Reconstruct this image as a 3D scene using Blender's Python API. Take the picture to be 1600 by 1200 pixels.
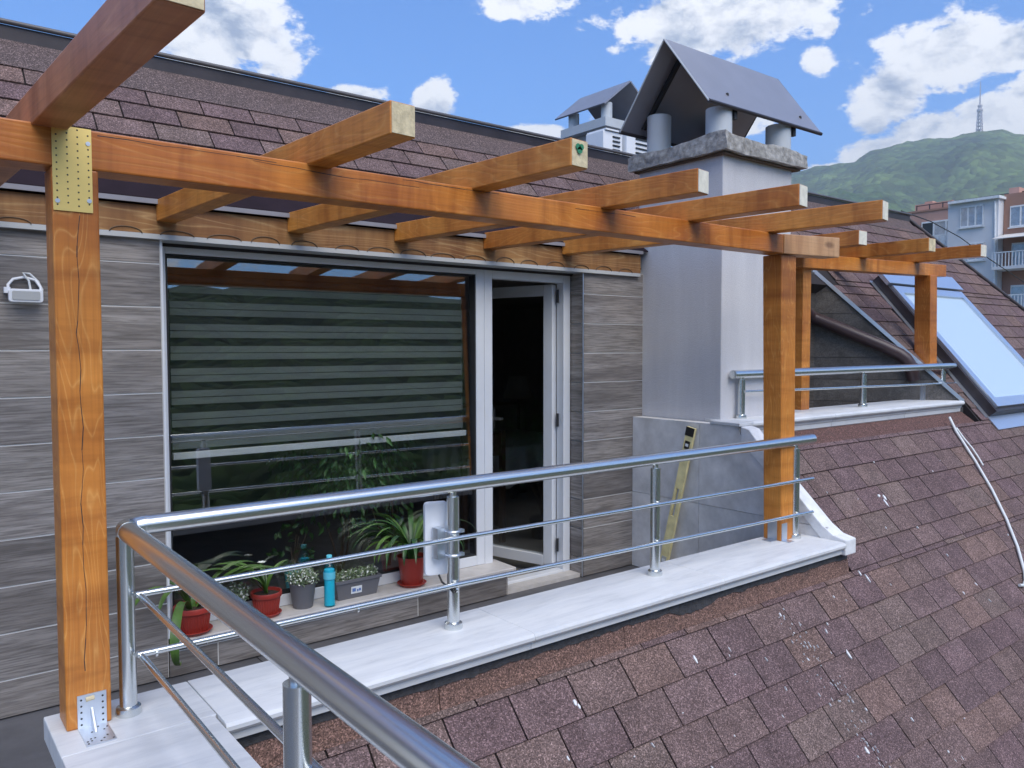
import bpy, bmesh, math, random
from mathutils import Vector, Matrix, noise
random.seed(7)
R_ = math.radians
for o in list(bpy.data.objects): bpy.data.objects.remove(o)
S = bpy.context.scene
C = S.collection

# ------------------------------------------------------------------ camera
cam_d = bpy.data.cameras.new('camera'); cam = bpy.data.objects.new('camera', cam_d); C.objects.link(cam)
CAM = Vector((-0.5494, -2.557, 1.0964))
YAW, PITCH, ROLL, FPX = 0.668, -0.046, -0.0016, 1246.4
fw = Vector((math.sin(YAW)*math.cos(PITCH), math.cos(YAW)*math.cos(PITCH), math.sin(PITCH)))
rt = Vector((math.cos(YAW), -math.sin(YAW), 0)); up = rt.cross(fw)
rt2 = math.cos(ROLL)*rt + math.sin(ROLL)*up; up2 = -math.sin(ROLL)*rt + math.cos(ROLL)*up
m = Matrix((rt2, up2, -fw)).transposed().to_4x4(); m.translation = CAM
cam.matrix_world = m
cam_d.sensor_width = 36; cam_d.lens = FPX/1600*36; cam_d.clip_start = .05; cam_d.clip_end = 30000
S.camera = cam

# ------------------------------------------------------------------ sky and sun
SUN_AZ, SUN_EL = R_(190), R_(50)          # azimuth from +Y towards +X
w = bpy.data.worlds.new('World'); S.world = w; w.use_nodes = True
NT = w.node_tree; NT.nodes.clear()
def N(nt, t, **kw):
    n = nt.nodes.new(t)
    for k, v in kw.items():
        if k.startswith('i_'):
            key = k[2:]; key = int(key) if key.isdigit() else key.replace('_', ' ')
            n.inputs[key].default_value = v
        else: setattr(n, k, v)
    return n
def math_n(nt, op, a, b=None, c=None, clamp=False):
    n = nt.nodes.new('ShaderNodeMath'); n.operation = op; n.use_clamp = clamp
    for i, v in enumerate((a, b, c)):
        if v is None: continue
        if isinstance(v, (int, float)): n.inputs[i].default_value = v
        else: nt.links.new(v, n.inputs[i])
    return n.outputs[0]
def ramp(nt, fac, stops, interp='LINEAR'):
    n = nt.nodes.new('ShaderNodeValToRGB'); n.color_ramp.interpolation = interp
    el = n.color_ramp.elements
    while len(el) < len(stops): el.new(.5)
    for e, (p, c) in zip(el, stops):
        e.position = p; e.color = (c, c, c, 1) if isinstance(c, (int, float)) else (*c, 1)
    if fac is not None: nt.links.new(fac, n.inputs[0])
    return n.outputs[0]
def mixc(nt, f, a, b, mode='MIX'):
    n = nt.nodes.new('ShaderNodeMix'); n.data_type = 'RGBA'; n.blend_type = mode
    for s, v in ((n.inputs[0], f), (n.inputs[6], a), (n.inputs[7], b)):
        if isinstance(v, (int, float)): s.default_value = v
        elif isinstance(v, tuple): s.default_value = (*v, 1) if len(v) == 3 else v
        else: nt.links.new(v, s)
    return n.outputs[2]
sky = N(NT, 'ShaderNodeTexSky', sky_type='NISHITA', sun_disc=False, sun_elevation=SUN_EL, sun_rotation=SUN_AZ,
        altitude=600, air_density=1.0, dust_density=.35, ozone_density=2.0)
tc = N(NT, 'ShaderNodeTexCoord'); sep = N(NT, 'ShaderNodeSeparateXYZ'); NT.links.new(tc.outputs['Generated'], sep.inputs[0])
az = math_n(NT, 'ARCTAN2', sep.outputs[0], sep.outputs[1]); el = math_n(NT, 'ARCSINE', sep.outputs[2])
CLOUDS = [  # azimuth, elevation, half width, half height, weight: the cumulus of the day
 (.325,.360,.085,.062,1.0),(.270,.345,.06,.035,.8),(.395,.330,.022,.028,.75),
 (.684,.402,.058,.022,.95),(.574,.290,.024,.026,.95),(.4736,.296,.036,.012,.85),(.696,.258,.038,.013,.85),
 (.915,.372,.125,.040,1.0),(.865,.362,.05,.045,.9),(1.0,.385,.06,.03,.9),
 (1.037,.352,.017,.014,.85),(1.028,.318,.018,.018,.85),
 (1.105,.275,.042,.032,1.0),(1.088,.247,.026,.016,.85),(1.165,.308,.070,.038,1.0),(1.225,.305,.05,.03,.9),
 (1.055,.196,.05,.014,.9),(1.10,.212,.05,.02,1.),(1.15,.232,.045,.020,1.),(1.205,.236,.045,.024,1.),(1.25,.255,.04,.030,1.),
 (.79,.262,.03,.014,.8),(.955,.262,.028,.016,.8)]
F = None
for a0, e0, sa, se, wt in CLOUDS:
    da = math_n(NT, 'MULTIPLY', math_n(NT, 'SUBTRACT', az, a0), 1/sa)
    de = math_n(NT, 'MULTIPLY', math_n(NT, 'SUBTRACT', el, e0), 1/se)
    q = math_n(NT, 'ADD', math_n(NT, 'MULTIPLY', da, da), math_n(NT, 'MULTIPLY', de, de))
    g = math_n(NT, 'MULTIPLY', math_n(NT, 'EXPONENT', math_n(NT, 'MULTIPLY', q, -.75)), wt)
    F = g if F is None else math_n(NT, 'MAXIMUM', F, g)
# the same broken cumulus goes on over the rest of the sky
gen = N(NT, 'ShaderNodeTexNoise', i_Scale=3.2, i_Detail=2.0, i_Roughness=.5); NT.links.new(tc.outputs['Generated'], gen.inputs['Vector'])
genm = ramp(NT, gen.outputs[0], ((.50, 0.0), (.66, .95)))
off = math_n(NT, 'ABSOLUTE', math_n(NT, 'SUBTRACT', az, .75))
offm = ramp(NT, off, ((.62, 0.0), (.85, 1.0)))
offe = ramp(NT, el, ((.45, 0.0), (.62, 1.0)))
F = math_n(NT, 'MAXIMUM', F, math_n(NT, 'MULTIPLY', genm, math_n(NT, 'MAXIMUM', offm, offe)))
mp = N(NT, 'ShaderNodeMapping'); mp.inputs['Scale'].default_value = (1, 1, 1.7); NT.links.new(tc.outputs['Generated'], mp.inputs[0])
n1 = N(NT, 'ShaderNodeTexNoise', i_Scale=15., i_Detail=12., i_Roughness=.66, i_Distortion=.25); NT.links.new(mp.outputs[0], n1.inputs['Vector'])
n2 = N(NT, 'ShaderNodeTexNoise', i_Scale=42., i_Detail=8., i_Roughness=.66); NT.links.new(mp.outputs[0], n2.inputs['Vector'])
dens = math_n(NT, 'ADD', F, math_n(NT, 'MULTIPLY', math_n(NT, 'SUBTRACT', n1.outputs[0], .5), 1.35))
dens = math_n(NT, 'ADD', dens, math_n(NT, 'MULTIPLY', math_n(NT, 'SUBTRACT', n2.outputs[0], .5), .75))
alpha = ramp(NT, dens, ((.40, 0.0), (.47, .30), (.56, .9), (.64, 1.0)))
body = math_n(NT, 'ADD', math_n(NT, 'MULTIPLY', dens, .6), math_n(NT, 'MULTIPLY', n2.outputs[0], .55))
# sunlit tops, greyer undersides: compare the billows with the same billows a little higher up
mo = N(NT, 'ShaderNodeVectorMath', operation='ADD'); mo.inputs[1].default_value = (.012, .006, .034); NT.links.new(mp.outputs[0], mo.inputs[0])
n3 = N(NT, 'ShaderNodeTexNoise', i_Scale=15., i_Detail=12., i_Roughness=.66, i_Distortion=.25); NT.links.new(mo.outputs[0], n3.inputs['Vector'])
lit = math_n(NT, 'MULTIPLY', math_n(NT, 'SUBTRACT', n1.outputs[0], n3.outputs[0]), 2.4)
lit = math_n(NT, 'ADD', lit, math_n(NT, 'MULTIPLY', math_n(NT, 'SUBTRACT', 1.05, dens), .55))
ccol = ramp(NT, math_n(NT, 'ADD', lit, .42), ((.05, (1.7, 2.0, 2.6)), (.26, (2.8, 3.05, 3.5)), (.44, (4.0, 4.1, 4.3)), (.68, (5.2, 5.2, 5.2))))
skyc = mixc(NT, 1.0, sky.outputs[0], (.26, .60, .98), 'MULTIPLY')
bg = N(NT, 'ShaderNodeBackground'); bg.inputs[1].default_value = .10
NT.links.new(mixc(NT, alpha, skyc, ccol), bg.inputs[0])
wo = N(NT, 'ShaderNodeOutputWorld'); NT.links.new(bg.outputs[0], wo.inputs[0])

sl = bpy.data.lights.new('sun', 'SUN'); sun = bpy.data.objects.new('sun', sl); C.objects.link(sun)
sl.energy = 1.5; sl.angle = R_(50); sl.color = (1.0, .93, .82)
sd = Vector((math.sin(SUN_AZ)*math.cos(SUN_EL), math.cos(SUN_AZ)*math.cos(SUN_EL), math.sin(SUN_EL)))
sun.rotation_euler = (-sd).to_track_quat('-Z', 'Y').to_euler()
vs = S.view_settings; vs.view_transform = 'Standard'; vs.look = 'None'; vs.gamma = 1; vs.use_curve_mapping = False
vs.exposure = 1.48
S.render.resolution_x, S.render.resolution_y = 1024, 768

# ------------------------------------------------------------------ materials
MAT = {}
def new_mat(name):
    mt = bpy.data.materials.new(name); mt.use_nodes = True; nt = mt.node_tree
    b = nt.nodes['Principled BSDF']; MAT[name] = mt
    return mt, nt, b
def coords(nt, scale=(1, 1, 1), rnd=True, kind='Object'):
    t = N(nt, 'ShaderNodeTexCoord'); mpn = N(nt, 'ShaderNodeMapping'); mpn.inputs['Scale'].default_value = scale
    src = t.outputs[kind]
    if rnd:
        oi = N(nt, 'ShaderNodeObjectInfo'); va = N(nt, 'ShaderNodeVectorMath', operation='ADD')
        vm = N(nt, 'ShaderNodeVectorMath', operation='SCALE'); vm.inputs[0].default_value = (13.1, 7.7, 17.3)
        nt.links.new(oi.outputs['Random'], vm.inputs['Scale'])
        nt.links.new(src, va.inputs[0]); nt.links.new(vm.outputs[0], va.inputs[1]); src = va.outputs[0]
    nt.links.new(src, mpn.inputs[0]); return mpn.outputs[0]
def tex(nt, vec, scale, detail=4., rough=.55, dist=0.):
    n = N(nt, 'ShaderNodeTexNoise', i_Scale=scale, i_Detail=detail, i_Roughness=rough, i_Distortion=dist)
    nt.links.new(vec, n.inputs['Vector']); return n.outputs[0]
def bump(nt, b, h, strength=.3, dist=.01):
    n = N(nt, 'ShaderNodeBump'); n.inputs['Strength'].default_value = strength; n.inputs['Distance'].default_value = dist
    nt.links.new(h, n.inputs['Height']); nt.links.new(n.outputs[0], b.inputs['Normal'])
def simple(name, col, rough=.5, metal=0., var=.12, vscale=6., bmp=.1, bscale=40., spec=.5):
    mt, nt, b = new_mat(name); v = coords(nt)
    f = tex(nt, v, vscale, 5.)
    lo = tuple(c*(1-var) for c in col); hi = tuple(min(1, c*(1+var)) for c in col)
    nt.links.new(ramp(nt, f, ((.3, lo), (.7, hi))), b.inputs['Base Color'])
    b.inputs['Roughness'].default_value = rough; b.inputs['Metallic'].default_value = metal
    b.inputs['Specular IOR Level'].default_value = spec
    if bmp: bump(nt, b, tex(nt, v, bscale, 4.), bmp, .004)
    return mt
def wood(name, axis, dark, mid, light, lines=.8, rough=.42, freq=34., base=1.5, stretch=.13):
    mt, nt, b = new_mat(name)
    s = [1., 1., 1.]; s[axis] = stretch
    v = coords(nt, tuple(s))
    f = tex(nt, v, base*3.0, 2., .45, .35)
    rings = math_n(nt, 'ABSOLUTE', math_n(nt, 'SINE', math_n(nt, 'MULTIPLY', f, freq)))
    thin = ramp(nt, rings, ((0., 1.), (.14, .5), (.5, 0.)))
    s2 = [1., 1., 1.]; s2[axis] = .02
    fib = tex(nt, coords(nt, tuple(s2)), 130., 3.)
    low = tex(nt, coords(nt, (1, 1, 1)), 2.2, 3.)
    col = mixc(nt, ramp(nt, low, ((.35, 0.), (.65, 1.))), dark, mid)
    col = mixc(nt, math_n(nt, 'MULTIPLY', thin, lines), col, light)
    col = mixc(nt, ramp(nt, fib, ((.45, 0.), (.75, .35))), col, tuple(c*.55 for c in dark))
    vor = N(nt, 'ShaderNodeTexVoronoi', i_Scale=1.9); nt.links.new(coords(nt, tuple(.6 if i == axis else 1.6 for i in range(3))), vor.inputs['Vector'])
    col = mixc(nt, ramp(nt, vor.outputs['Distance'], ((.03, .7), (.075, 0.))), col, (.13, .05, .018))
    # brushed-on stain: uneven bands across the grain, each timber a little different
    s3 = [.5, .5, .5]; s3[axis] = 3.2
    st_ = tex(nt, coords(nt, tuple(s3)), 3.2, 4., .6, .4)
    col = mixc(nt, 1., col, ramp(nt, st_, ((.30, (.70, .62, .55)), (.50, (1., 1., 1.)), (.70, (1.16, 1.20, 1.25)))), 'MULTIPLY')
    oi2 = N(nt, 'ShaderNodeObjectInfo')
    col = mixc(nt, 1., col, ramp(nt, oi2.outputs['Random'], ((0., (.94, .88, .84)), (.5, (1., 1., 1.)), (1., (1.06, 1.14, 1.25)))), 'MULTIPLY')
    nt.links.new(col, b.inputs['Base Color'])
    b.inputs['Roughness'].default_value = rough
    hh = math_n(nt, 'ADD', math_n(nt, 'MULTIPLY', fib, .6), math_n(nt, 'MULTIPLY', rings, .3))
    bump(nt, b, hh, .25, .003)
    return mt
WD, WM, WL = (.45, .140, .022), (.60, .225, .038), (.80, .42, .12)
for ax, nm in ((0, 'x'), (1, 'y'), (2, 'z')):
    wood('wood_'+nm, ax, WD, WM, WL, lines=.42 if nm == 'z' else .28, base=2.6 if nm == 'z' else 1.7, freq=74. if nm == 'z' else 60., stretch=.16)
wood('wood_red', 1, (.36, .115, .045), (.46, .165, .065), (.58, .25, .10), lines=.3)
wood('wood_pale', 0, (.20, .085, .025), (.34, .18, .06), (.50, .33, .15), lines=.7, rough=.6, freq=60.)
wood('wood_blond', 0, (.52, .27, .12), (.58, .33, .16), (.66, .42, .23), lines=.2)
simple('wood_end', (.66, .56, .36), .8, var=.25, vscale=30, bmp=.4, bscale=120)
simple('wood_end_white', (.74, .71, .60), .8, var=.12, vscale=30, bmp=.3, bscale=120)
simple('green_paint', (.03, .22, .11), .6)
simple('yellow_level', (.80, .70, .36), .45, var=.2, vscale=14)
def steel(name, col, rough):
    mt, nt, b = new_mat(name)
    b.inputs['Base Color'].default_value = (*col, 1); b.inputs['Metallic'].default_value = 1.
    b.inputs['Roughness'].default_value = rough
    return mt
steel('steel', (.72, .74, .73), .27)
steel('zinc', (.66, .71, .78), .42)
steel('brass', (.92, .68, .24), .45)
def marble():
    mt, nt, b = new_mat('marble'); v = coords(nt, (.35, 2.2, 1.), rnd=True); v1 = coords(nt)
    a_ = tex(nt, v, 9., 7., .65, .5); st_ = tex(nt, v1, 3.2, 6., .62, .3); sp_ = tex(nt, v1, 60., 3.)
    col = ramp(nt, a_, ((.30, (.53, .55, .575)), (.50, (.645, .66, .68)), (.70, (.71, .72, .73))))
    col = mixc(nt, ramp(nt, st_, ((.52, 0.), (.74, .38))), col, (.50, .50, .49))
    col = mixc(nt, ramp(nt, sp_, ((.70, 0.), (.80, .4))), col, (.46, .45, .43))
    nt.links.new(col, b.inputs['Base Color']); nt.links.new(ramp(nt, st_, ((.3, .36), (.7, .6))), b.inputs['Roughness'])
    bump(nt, b, a_, .06, .003)
marble()
simple('sill_stone', (.55, .52, .49), .5, var=.1, vscale=14)
def plaster():
    mt, nt, b = new_mat('plaster'); v1 = coords(nt); v = coords(nt, (1., 1., .12))
    col = ramp(nt, tex(nt, v, 7., 5., .6), ((.3, (.545, .54, .565)), (.7, (.63, .625, .645))))
    col = mixc(nt, ramp(nt, tex(nt, v1, 160., 3.), ((.35, .25), (.55, 0.))), col, (.42, .415, .43))
    nt.links.new(col, b.inputs['Base Color']); b.inputs['Roughness'].default_value = .92
    bump(nt, b, tex(nt, v1, 190., 4.), .7, .004)
plaster()
simple('plaster_white', (.72, .73, .75), .85, var=.1, vscale=20, bmp=.6, bscale=60)
simple('tar', (.045, .045, .05), .75, var=.35, vscale=40, bmp=.8, bscale=90)
simple('grout', (.70, .69, .67), .85, var=.05)
simple('grout_dark', (.10, .095, .095), .85)
simple('black_rubber', (.02, .02, .022), .6)
simple('white_pvc', (.72, .74, .77), .35, var=.03, bmp=0)
simple('grey_pvc', (.46, .47, .47), .4, var=.03, bmp=0)
simple('white_plastic', (.80, .82, .86), .35, var=.02, bmp=0)
simple('dark_metal', (.045, .038, .042), .42, metal=.3, var=.2)
simple('brown_metal', (.020, .012, .016), .75, var=.2, spec=.12)
simple('lip_grey', (.24, .23, .25), .5)
simple('nosing_grey', (.12, .115, .12), .45, metal=.2)
simple('hood_metal', (.30, .30, .335), .38, metal=.35, var=.06, vscale=4)
simple('pipe_grey', (.50, .53, .56), .5, var=.04)
simple('concrete', (.34, .33, .315), .95, var=.4, vscale=26, bmp=1., bscale=70)
simple('brown_pipe', (.055, .033, .035), .38, var=.15)
simple('cable_white', (.68, .70, .70), .5, var=.05)
simple('terracotta', (.36, .040, .028), .38, var=.1, bmp=0)
simple('pot_grey', (.14, .14, .155), .5, var=.06, bmp=0)
simple('soil', (.035, .024, .016), .95, var=.4, vscale=60)
simple('leaf_strap', (.075, .150, .028), .38, var=.45, vscale=9, bmp=0)
simple('leaf_dark', (.030, .085, .018), .38, var=.5, vscale=14, bmp=0)
simple('leaf_mid', (.055, .14, .03), .38, var=.5, vscale=14, bmp=0)
simple('leaf_small', (.17, .23, .12), .5, var=.5, vscale=60, bmp=0)
simple('flower_white', (.78, .80, .72), .6, var=.06)
simple('stem', (.11, .07, .04), .7)
simple('label_white', (.75, .78, .80), .5, var=.03, bmp=0)
simple('label_aqua', (.14, .60, .76), .35, bmp=0)
simple('label_blue', (.10, .18, .42), .5, bmp=0)
simple('room_wall', (.30, .285, .27), .9); simple('room_floor', (.10, .065, .04), .5)
simple('cloth_white', (.72, .72, .72), .9, var=.05); simple('dark_wood', (.07, .035, .02), .5)
simple('lamp_shade', (.55, .52, .46), .8); simple('blind_band', (.20, .22, .215), .9, var=.06, vscale=3)
simple('blind_sheer', (.012, .014, .016), .9); simple('blind_rail', (.92, .94, .95), .4, bmp=0)
simple('sofa_dark', (.03, .03, .035), .8)
simple('level_black', (.02, .02, .02), .4)
def floor_tile(name, col):
    mt, nt, b = new_mat(name); v = coords(nt, (1, 1, 1))
    f = tex(nt, v, 6., 7., .6)
    nt.links.new(ramp(nt, f, ((.3, tuple(c*.75 for c in col)), (.7, tuple(c*1.2 for c in col)))), b.inputs['Base Color'])
    b.inputs['Roughness'].default_value = .45; bump(nt, b, tex(nt, v, 50, 4.), .15, .003)
floor_tile('tile_floor', (.115, .115, .125))
floor_tile('tile_grey', (.66, .655, .66))
def wood_tile(name, axis, k=1.):
    mt, nt, b = new_mat(name)
    s = [1., 1., 1.]; s[axis] = .10
    v = coords(nt, tuple(s))
    big = tex(nt, v, 7., 4., .55, .6); fine = tex(nt, coords(nt, tuple(.045 if i == axis else 1. for i in range(3))), 120., 5., .65, .1); fine2 = tex(nt, v, 22., 5., .6, .5)
    col = ramp(nt, big, ((.28, (.130, .116, .108)), (.45, (.250, .230, .216)), (.58, (.335, .313, .297)), (.75, (.205, .187, .175))))
    col = mixc(nt, ramp(nt, fine, ((.38, .75), (.58, 0.))), col, (.10, .090, .084))
    col = mixc(nt, ramp(nt, fine2, ((.55, 0.), (.72, .5))), col, (.42, .40, .39))
    oi = N(nt, 'ShaderNodeObjectInfo')
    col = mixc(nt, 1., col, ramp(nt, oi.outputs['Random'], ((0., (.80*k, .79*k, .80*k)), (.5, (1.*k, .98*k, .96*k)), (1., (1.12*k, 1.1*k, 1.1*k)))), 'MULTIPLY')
    nt.links.new(col, b.inputs['Base Color']); b.inputs['Roughness'].default_value = .5
    bump(nt, b, fine, .12, .002)
wood_tile('tile_wood_x', 0); wood_tile('tile_wood_y', 1); wood_tile('tile_wood_shaded', 0, .38)  # third variant: deep shade of the upper terrace put into the tile colour
def shingle_mat(name, src):
    mt, nt, b = new_mat(name); v = coords(nt, (1, 1, 1))
    if src == 'obj': col = N(nt, 'ShaderNodeObjectInfo').outputs['Color']
    elif src == 'attr':
        a = N(nt, 'ShaderNodeAttribute'); a.attribute_name = 'tone'; col = a.outputs['Color']
    else: col = src
    vo = N(nt, 'ShaderNodeTexVoronoi', i_Scale=230.); nt.links.new(v, vo.inputs['Vector'])
    cs = N(nt, 'ShaderNodeSeparateColor'); nt.links.new(vo.outputs['Color'], cs.inputs[0])
    sp = ramp(nt, cs.outputs[0], ((0., .45), (.45, .85), (.72, 1.1), (.9, 1.55), (1., 2.3)))
    c2 = mixc(nt, 1., col, sp, 'MULTIPLY')
    blot = ramp(nt, tex(nt, v, 7., 4.), ((.3, .82), (.7, 1.18)))
    c2 = mixc(nt, 1., c2, blot, 'MULTIPLY')
    c2 = mixc(nt, ramp(nt, tex(nt, v, 2.4, 5., .6), ((.58, 0.), (.78, .14))), c2, (.26, .23, .22))
    nt.links.new(c2, b.inputs['Base Color']); b.inputs['Roughness'].default_value = .92
    b.inputs['Specular IOR Level'].default_value = .25
    bump(nt, b, cs.outputs[1], .55, .003)
shingle_mat('shingle', 'obj'); shingle_mat('shingle_stuff', 'attr')
shingle_mat('flash_red', (.19, .098, .078, 1)) if False else None
def const_col_shingle(name, col):
    mt, nt, b = new_mat(name); rgb = N(nt, 'ShaderNodeRGB'); rgb.outputs[0].default_value = (*col, 1); v = coords(nt)
    vo = N(nt, 'ShaderNodeTexVoronoi', i_Scale=230.); nt.links.new(v, vo.inputs['Vector'])
    cs = N(nt, 'ShaderNodeSeparateColor'); nt.links.new(vo.outputs['Color'], cs.inputs[0])
    c2 = mixc(nt, 1., rgb.outputs[0], ramp(nt, cs.outputs[0], ((0., .35), (.5, .9), (.8, 1.3), (1., 2.4))), 'MULTIPLY')
    c2 = mixc(nt, ramp(nt, tex(nt, v, 9., 5., .65), ((.56, 0.), (.72, .45))), c2, (.06, .046, .042))
    nt.links.new(c2, b.inputs['Base Color']); b.inputs['Roughness'].default_value = .92; bump(nt, b, cs.outputs[1], .5, .003)
const_col_shingle('flashing_brown', (.115, .084, .082)); const_col_shingle('flashing_red', (.185, .108, .088)); const_col_shingle('flashing_dark', (.115, .060, .052))
simple('roof_deck', (.022, .018, .02), .95)
def glass(name, f0, tint, rough=0.):
    mt, nt, b = new_mat(name); nt.nodes.remove(b)
    lw = N(nt, 'ShaderNodeLayerWeight'); lw.inputs[0].default_value = .5     # Schlick reflectance, the same from both sides
    p5 = math_n(nt, 'POWER', lw.outputs['Facing'], 5.)
    fac = math_n(nt, 'ADD', math_n(nt, 'MULTIPLY', p5, 1-f0), f0)
    tr = N(nt, 'ShaderNodeBsdfTransparent'); tr.inputs[0].default_value = (*tint, 1)
    gl = N(nt, 'ShaderNodeBsdfGlossy'); gl.inputs['Roughness'].default_value = rough
    mx = N(nt, 'ShaderNodeMixShader'); nt.links.new(fac, mx.inputs[0]); nt.links.new(tr.outputs[0], mx.inputs[1]); nt.links.new(gl.outputs[0], mx.inputs[2])
    nt.links.new(mx.outputs[0], nt.nodes['Material Output'].inputs[0])
glass('glass', .19, (.93, .95, .95)); glass('bottle_blue', .05, (.42, .90, .96), .03); glass('glass_far', .10, (.85, .87, .90), .02)
mt, nt, b = new_mat('skylight_glass'); b.inputs['Base Color'].default_value = (.60, .72, .80, 1); b.inputs['Roughness'].default_value = .16; b.inputs['Metallic'].default_value = .25
mt, nt, b = new_mat('water_blue'); b.inputs['Base Color'].default_value = (.16, .68, .80, 1); b.inputs['Roughness'].default_value = .15
# far things
simple('stucco_pink', (.52, .31, .255), .9, var=.12, vscale=.6); simple('stucco_white', (.62, .63, .66), .9, var=.07, vscale=.8)
simple('stucco_brown', (.36, .205, .155), .9, var=.1, vscale=.7); simple('far_frame', (.70, .72, .74), .6); simple('far_curtain', (.66, .68, .70), .9, var=.2, vscale=3)
simple('awning', (.62, .60, .57), .8); simple('far_dark', (.03, .035, .04), .5)
simple('mast', (.42, .38, .40), .7)
def forest(name, a, bcol, sc, br):
    mt, nt, b = new_mat(name); v = coords(nt, rnd=False)
    vo = N(nt, 'ShaderNodeTexVoronoi', i_Scale=sc); nt.links.new(v, vo.inputs['Vector'])
    f = tex(nt, v, sc*.12, 6., .6)
    col = mixc(nt, ramp(nt, f, ((.35, 0.), (.68, 1.))), a, bcol)
    cs = N(nt, 'ShaderNodeSeparateColor'); nt.links.new(vo.outputs['Color'], cs.inputs[0])
    col = mixc(nt, 1., col, ramp(nt, cs.outputs[0], ((0., .55), (1., 1.45))), 'MULTIPLY')
    nt.links.new(col, b.inputs['Base Color']); b.inputs['Roughness'].default_value = 1.; b.inputs['Specular IOR Level'].default_value = .1
    n = N(nt, 'ShaderNodeBump'); n.inputs['Strength'].default_value = .9; n.inputs['Distance'].default_value = br; n.invert = True
    nt.links.new(vo.outputs['Distance'], n.inputs['Height']); nt.links.new(n.outputs[0], b.inputs['Normal'])
forest('forest_far', (.022, .055, .014), (.13, .19, .045), .030, 22.)
forest('forest_near', (.012, .028, .008), (.036, .060, .016), .30, 2.)
simple('earth', (.075, .085, .05), .95, var=.4, vscale=.05, bmp=0)

# ------------------------------------------------------------------ mesh helpers
class MB:
    def __init__(s): s.v = []; s.f = []; s.c = []; s.tone = None; s.org = Vector((0, 0, 0))
    def add(s, vs, fs):
        n = len(s.v); s.v += [tuple(p) for p in vs]; s.f += [tuple(i+n for i in f) for f in fs]
        s.c += [s.tone]*len(fs); return s
    def hexa(s, p): return s.add(p, [(0, 3, 2, 1), (4, 5, 6, 7), (0, 1, 5, 4), (1, 2, 6, 5), (2, 3, 7, 6), (3, 0, 4, 7)])
    def box(s, lo, hi):
        (a, b, c), (d, e, f) = lo, hi
        return s.hexa([(a, b, c), (d, b, c), (d, e, c), (a, e, c), (a, b, f), (d, b, f), (d, e, f), (a, e, f)])
    def prism(s, poly, axis, a, b):   # poly in the other two axes (cyclic order kept)
        def P(q, t):
            q = list(q); q.insert(axis, t); return q
        n = len(poly); vs = [P(q, a) for q in poly]+[P(q, b) for q in poly]
        return s.add(vs, [tuple(range(n))[::-1], tuple(range(n, 2*n))]+[(i, (i+1) % n, n+(i+1) % n, n+i) for i in range(n)])
    def tube(s, pts, r, n=16, cap=True):
        pts = [Vector(p) for p in pts]; rs = r if isinstance(r, (list, tuple)) else [r]*len(pts)
        t0 = (pts[1]-pts[0]).normalized(); u = t0.orthogonal().normalized(); vs = []
        for i, p in enumerate(pts):
            t = ((pts[min(i+1, len(pts)-1)]-pts[i]).normalized()+(pts[i]-pts[max(i-1, 0)]).normalized())
            t = t.normalized() if t.length > 1e-6 else t0
            u = (u-t*u.dot(t)).normalized(); w_ = t.cross(u)
            for k in range(n):
                a = 2*math.pi*k/n; vs.append(p+(u*math.cos(a)+w_*math.sin(a))*rs[i])
        fs = [(i*n+k, i*n+(k+1) % n, (i+1)*n+(k+1) % n, (i+1)*n+k) for i in range(len(pts)-1) for k in range(n)]
        if cap: fs += [tuple(range(n))[::-1], tuple(range((len(pts)-1)*n, len(pts)*n))]
        return s.add(vs, fs)
    def lathe(s, prof, c, n=24, cap=True):   # prof [(r, z)]
        vs = [(c[0]+r*math.cos(2*math.pi*k/n), c[1]+r*math.sin(2*math.pi*k/n), c[2]+z) for r, z in prof for k in range(n)]
        fs = [(i*n+k, i*n+(k+1) % n, (i+1)*n+(k+1) % n, (i+1)*n+k) for i in range(len(prof)-1) for k in range(n)]
        if cap: fs += [tuple(range(n))[::-1], tuple(range((len(prof)-1)*n, len(prof)*n))]
        return s.add(vs, fs)
    def build(s, name, mat, parent=None, smooth=None, bevel=0., label=None, kind=None):
        o = root_loc(parent)
        me = bpy.data.meshes.new(name)
        me.from_pydata([(v[0]-o.x, v[1]-o.y, v[2]-o.z) for v in s.v], [], s.f)
        bm = bmesh.new(); bm.from_mesh(me); bmesh.ops.recalc_face_normals(bm, faces=bm.faces); bm.to_mesh(me); bm.free()
        if any(c is not None for c in s.c):
            at = me.color_attributes.new('tone', 'FLOAT_COLOR', 'CORNER')
            for p, c in zip(me.polygons, s.c):
                for li in p.loop_indices: at.data[li].color = (*(c or (.1, .1, .1)), 1)
        me.materials.append(MAT[mat])
        if smooth:
            me.polygons.foreach_set('use_smooth', [True]*len(me.polygons)); me.set_sharp_from_angle(angle=R_(smooth))
        ob = bpy.data.objects.new(name, me); C.objects.link(ob)
        if parent is not None: ob.parent = parent
        if bevel:
            md = ob.modifiers.new('bevel', 'BEVEL'); md.width = bevel; md.segments = 2; md.limit_method = 'ANGLE'; md.angle_limit = R_(40)
        if label: ob['label'] = label
        if kind: ob['kind'] = kind
        return ob
def root_loc(o):
    if o is None: return Vector((0, 0, 0))
    L = Vector(o.location)
    while o.parent: o = o.parent; L += Vector(o.location)
    return L
def thing(name, label, cat, loc=(0, 0, 0), group=None):
    o = bpy.data.objects.new(name, None); C.objects.link(o); o.location = loc; o.empty_display_size = .1
    o['label'] = label; o['category'] = cat
    if group: o['group'] = group
    return o
def tag(o, label, cat, group=None):
    o['label'] = label; o['category'] = cat
    if group: o['group'] = group
    return o
def tile_obj(name, me, parent, loc, rot=(0, 0, 0), color=None):   # shared-mesh piece, loc in world
    o = bpy.data.objects.new(name, me); C.objects.link(o); o.parent = parent
    o.location = Vector(loc)-root_loc(parent); o.rotation_euler = rot
    if color: o.color = (*color, 1)
    return o
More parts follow.
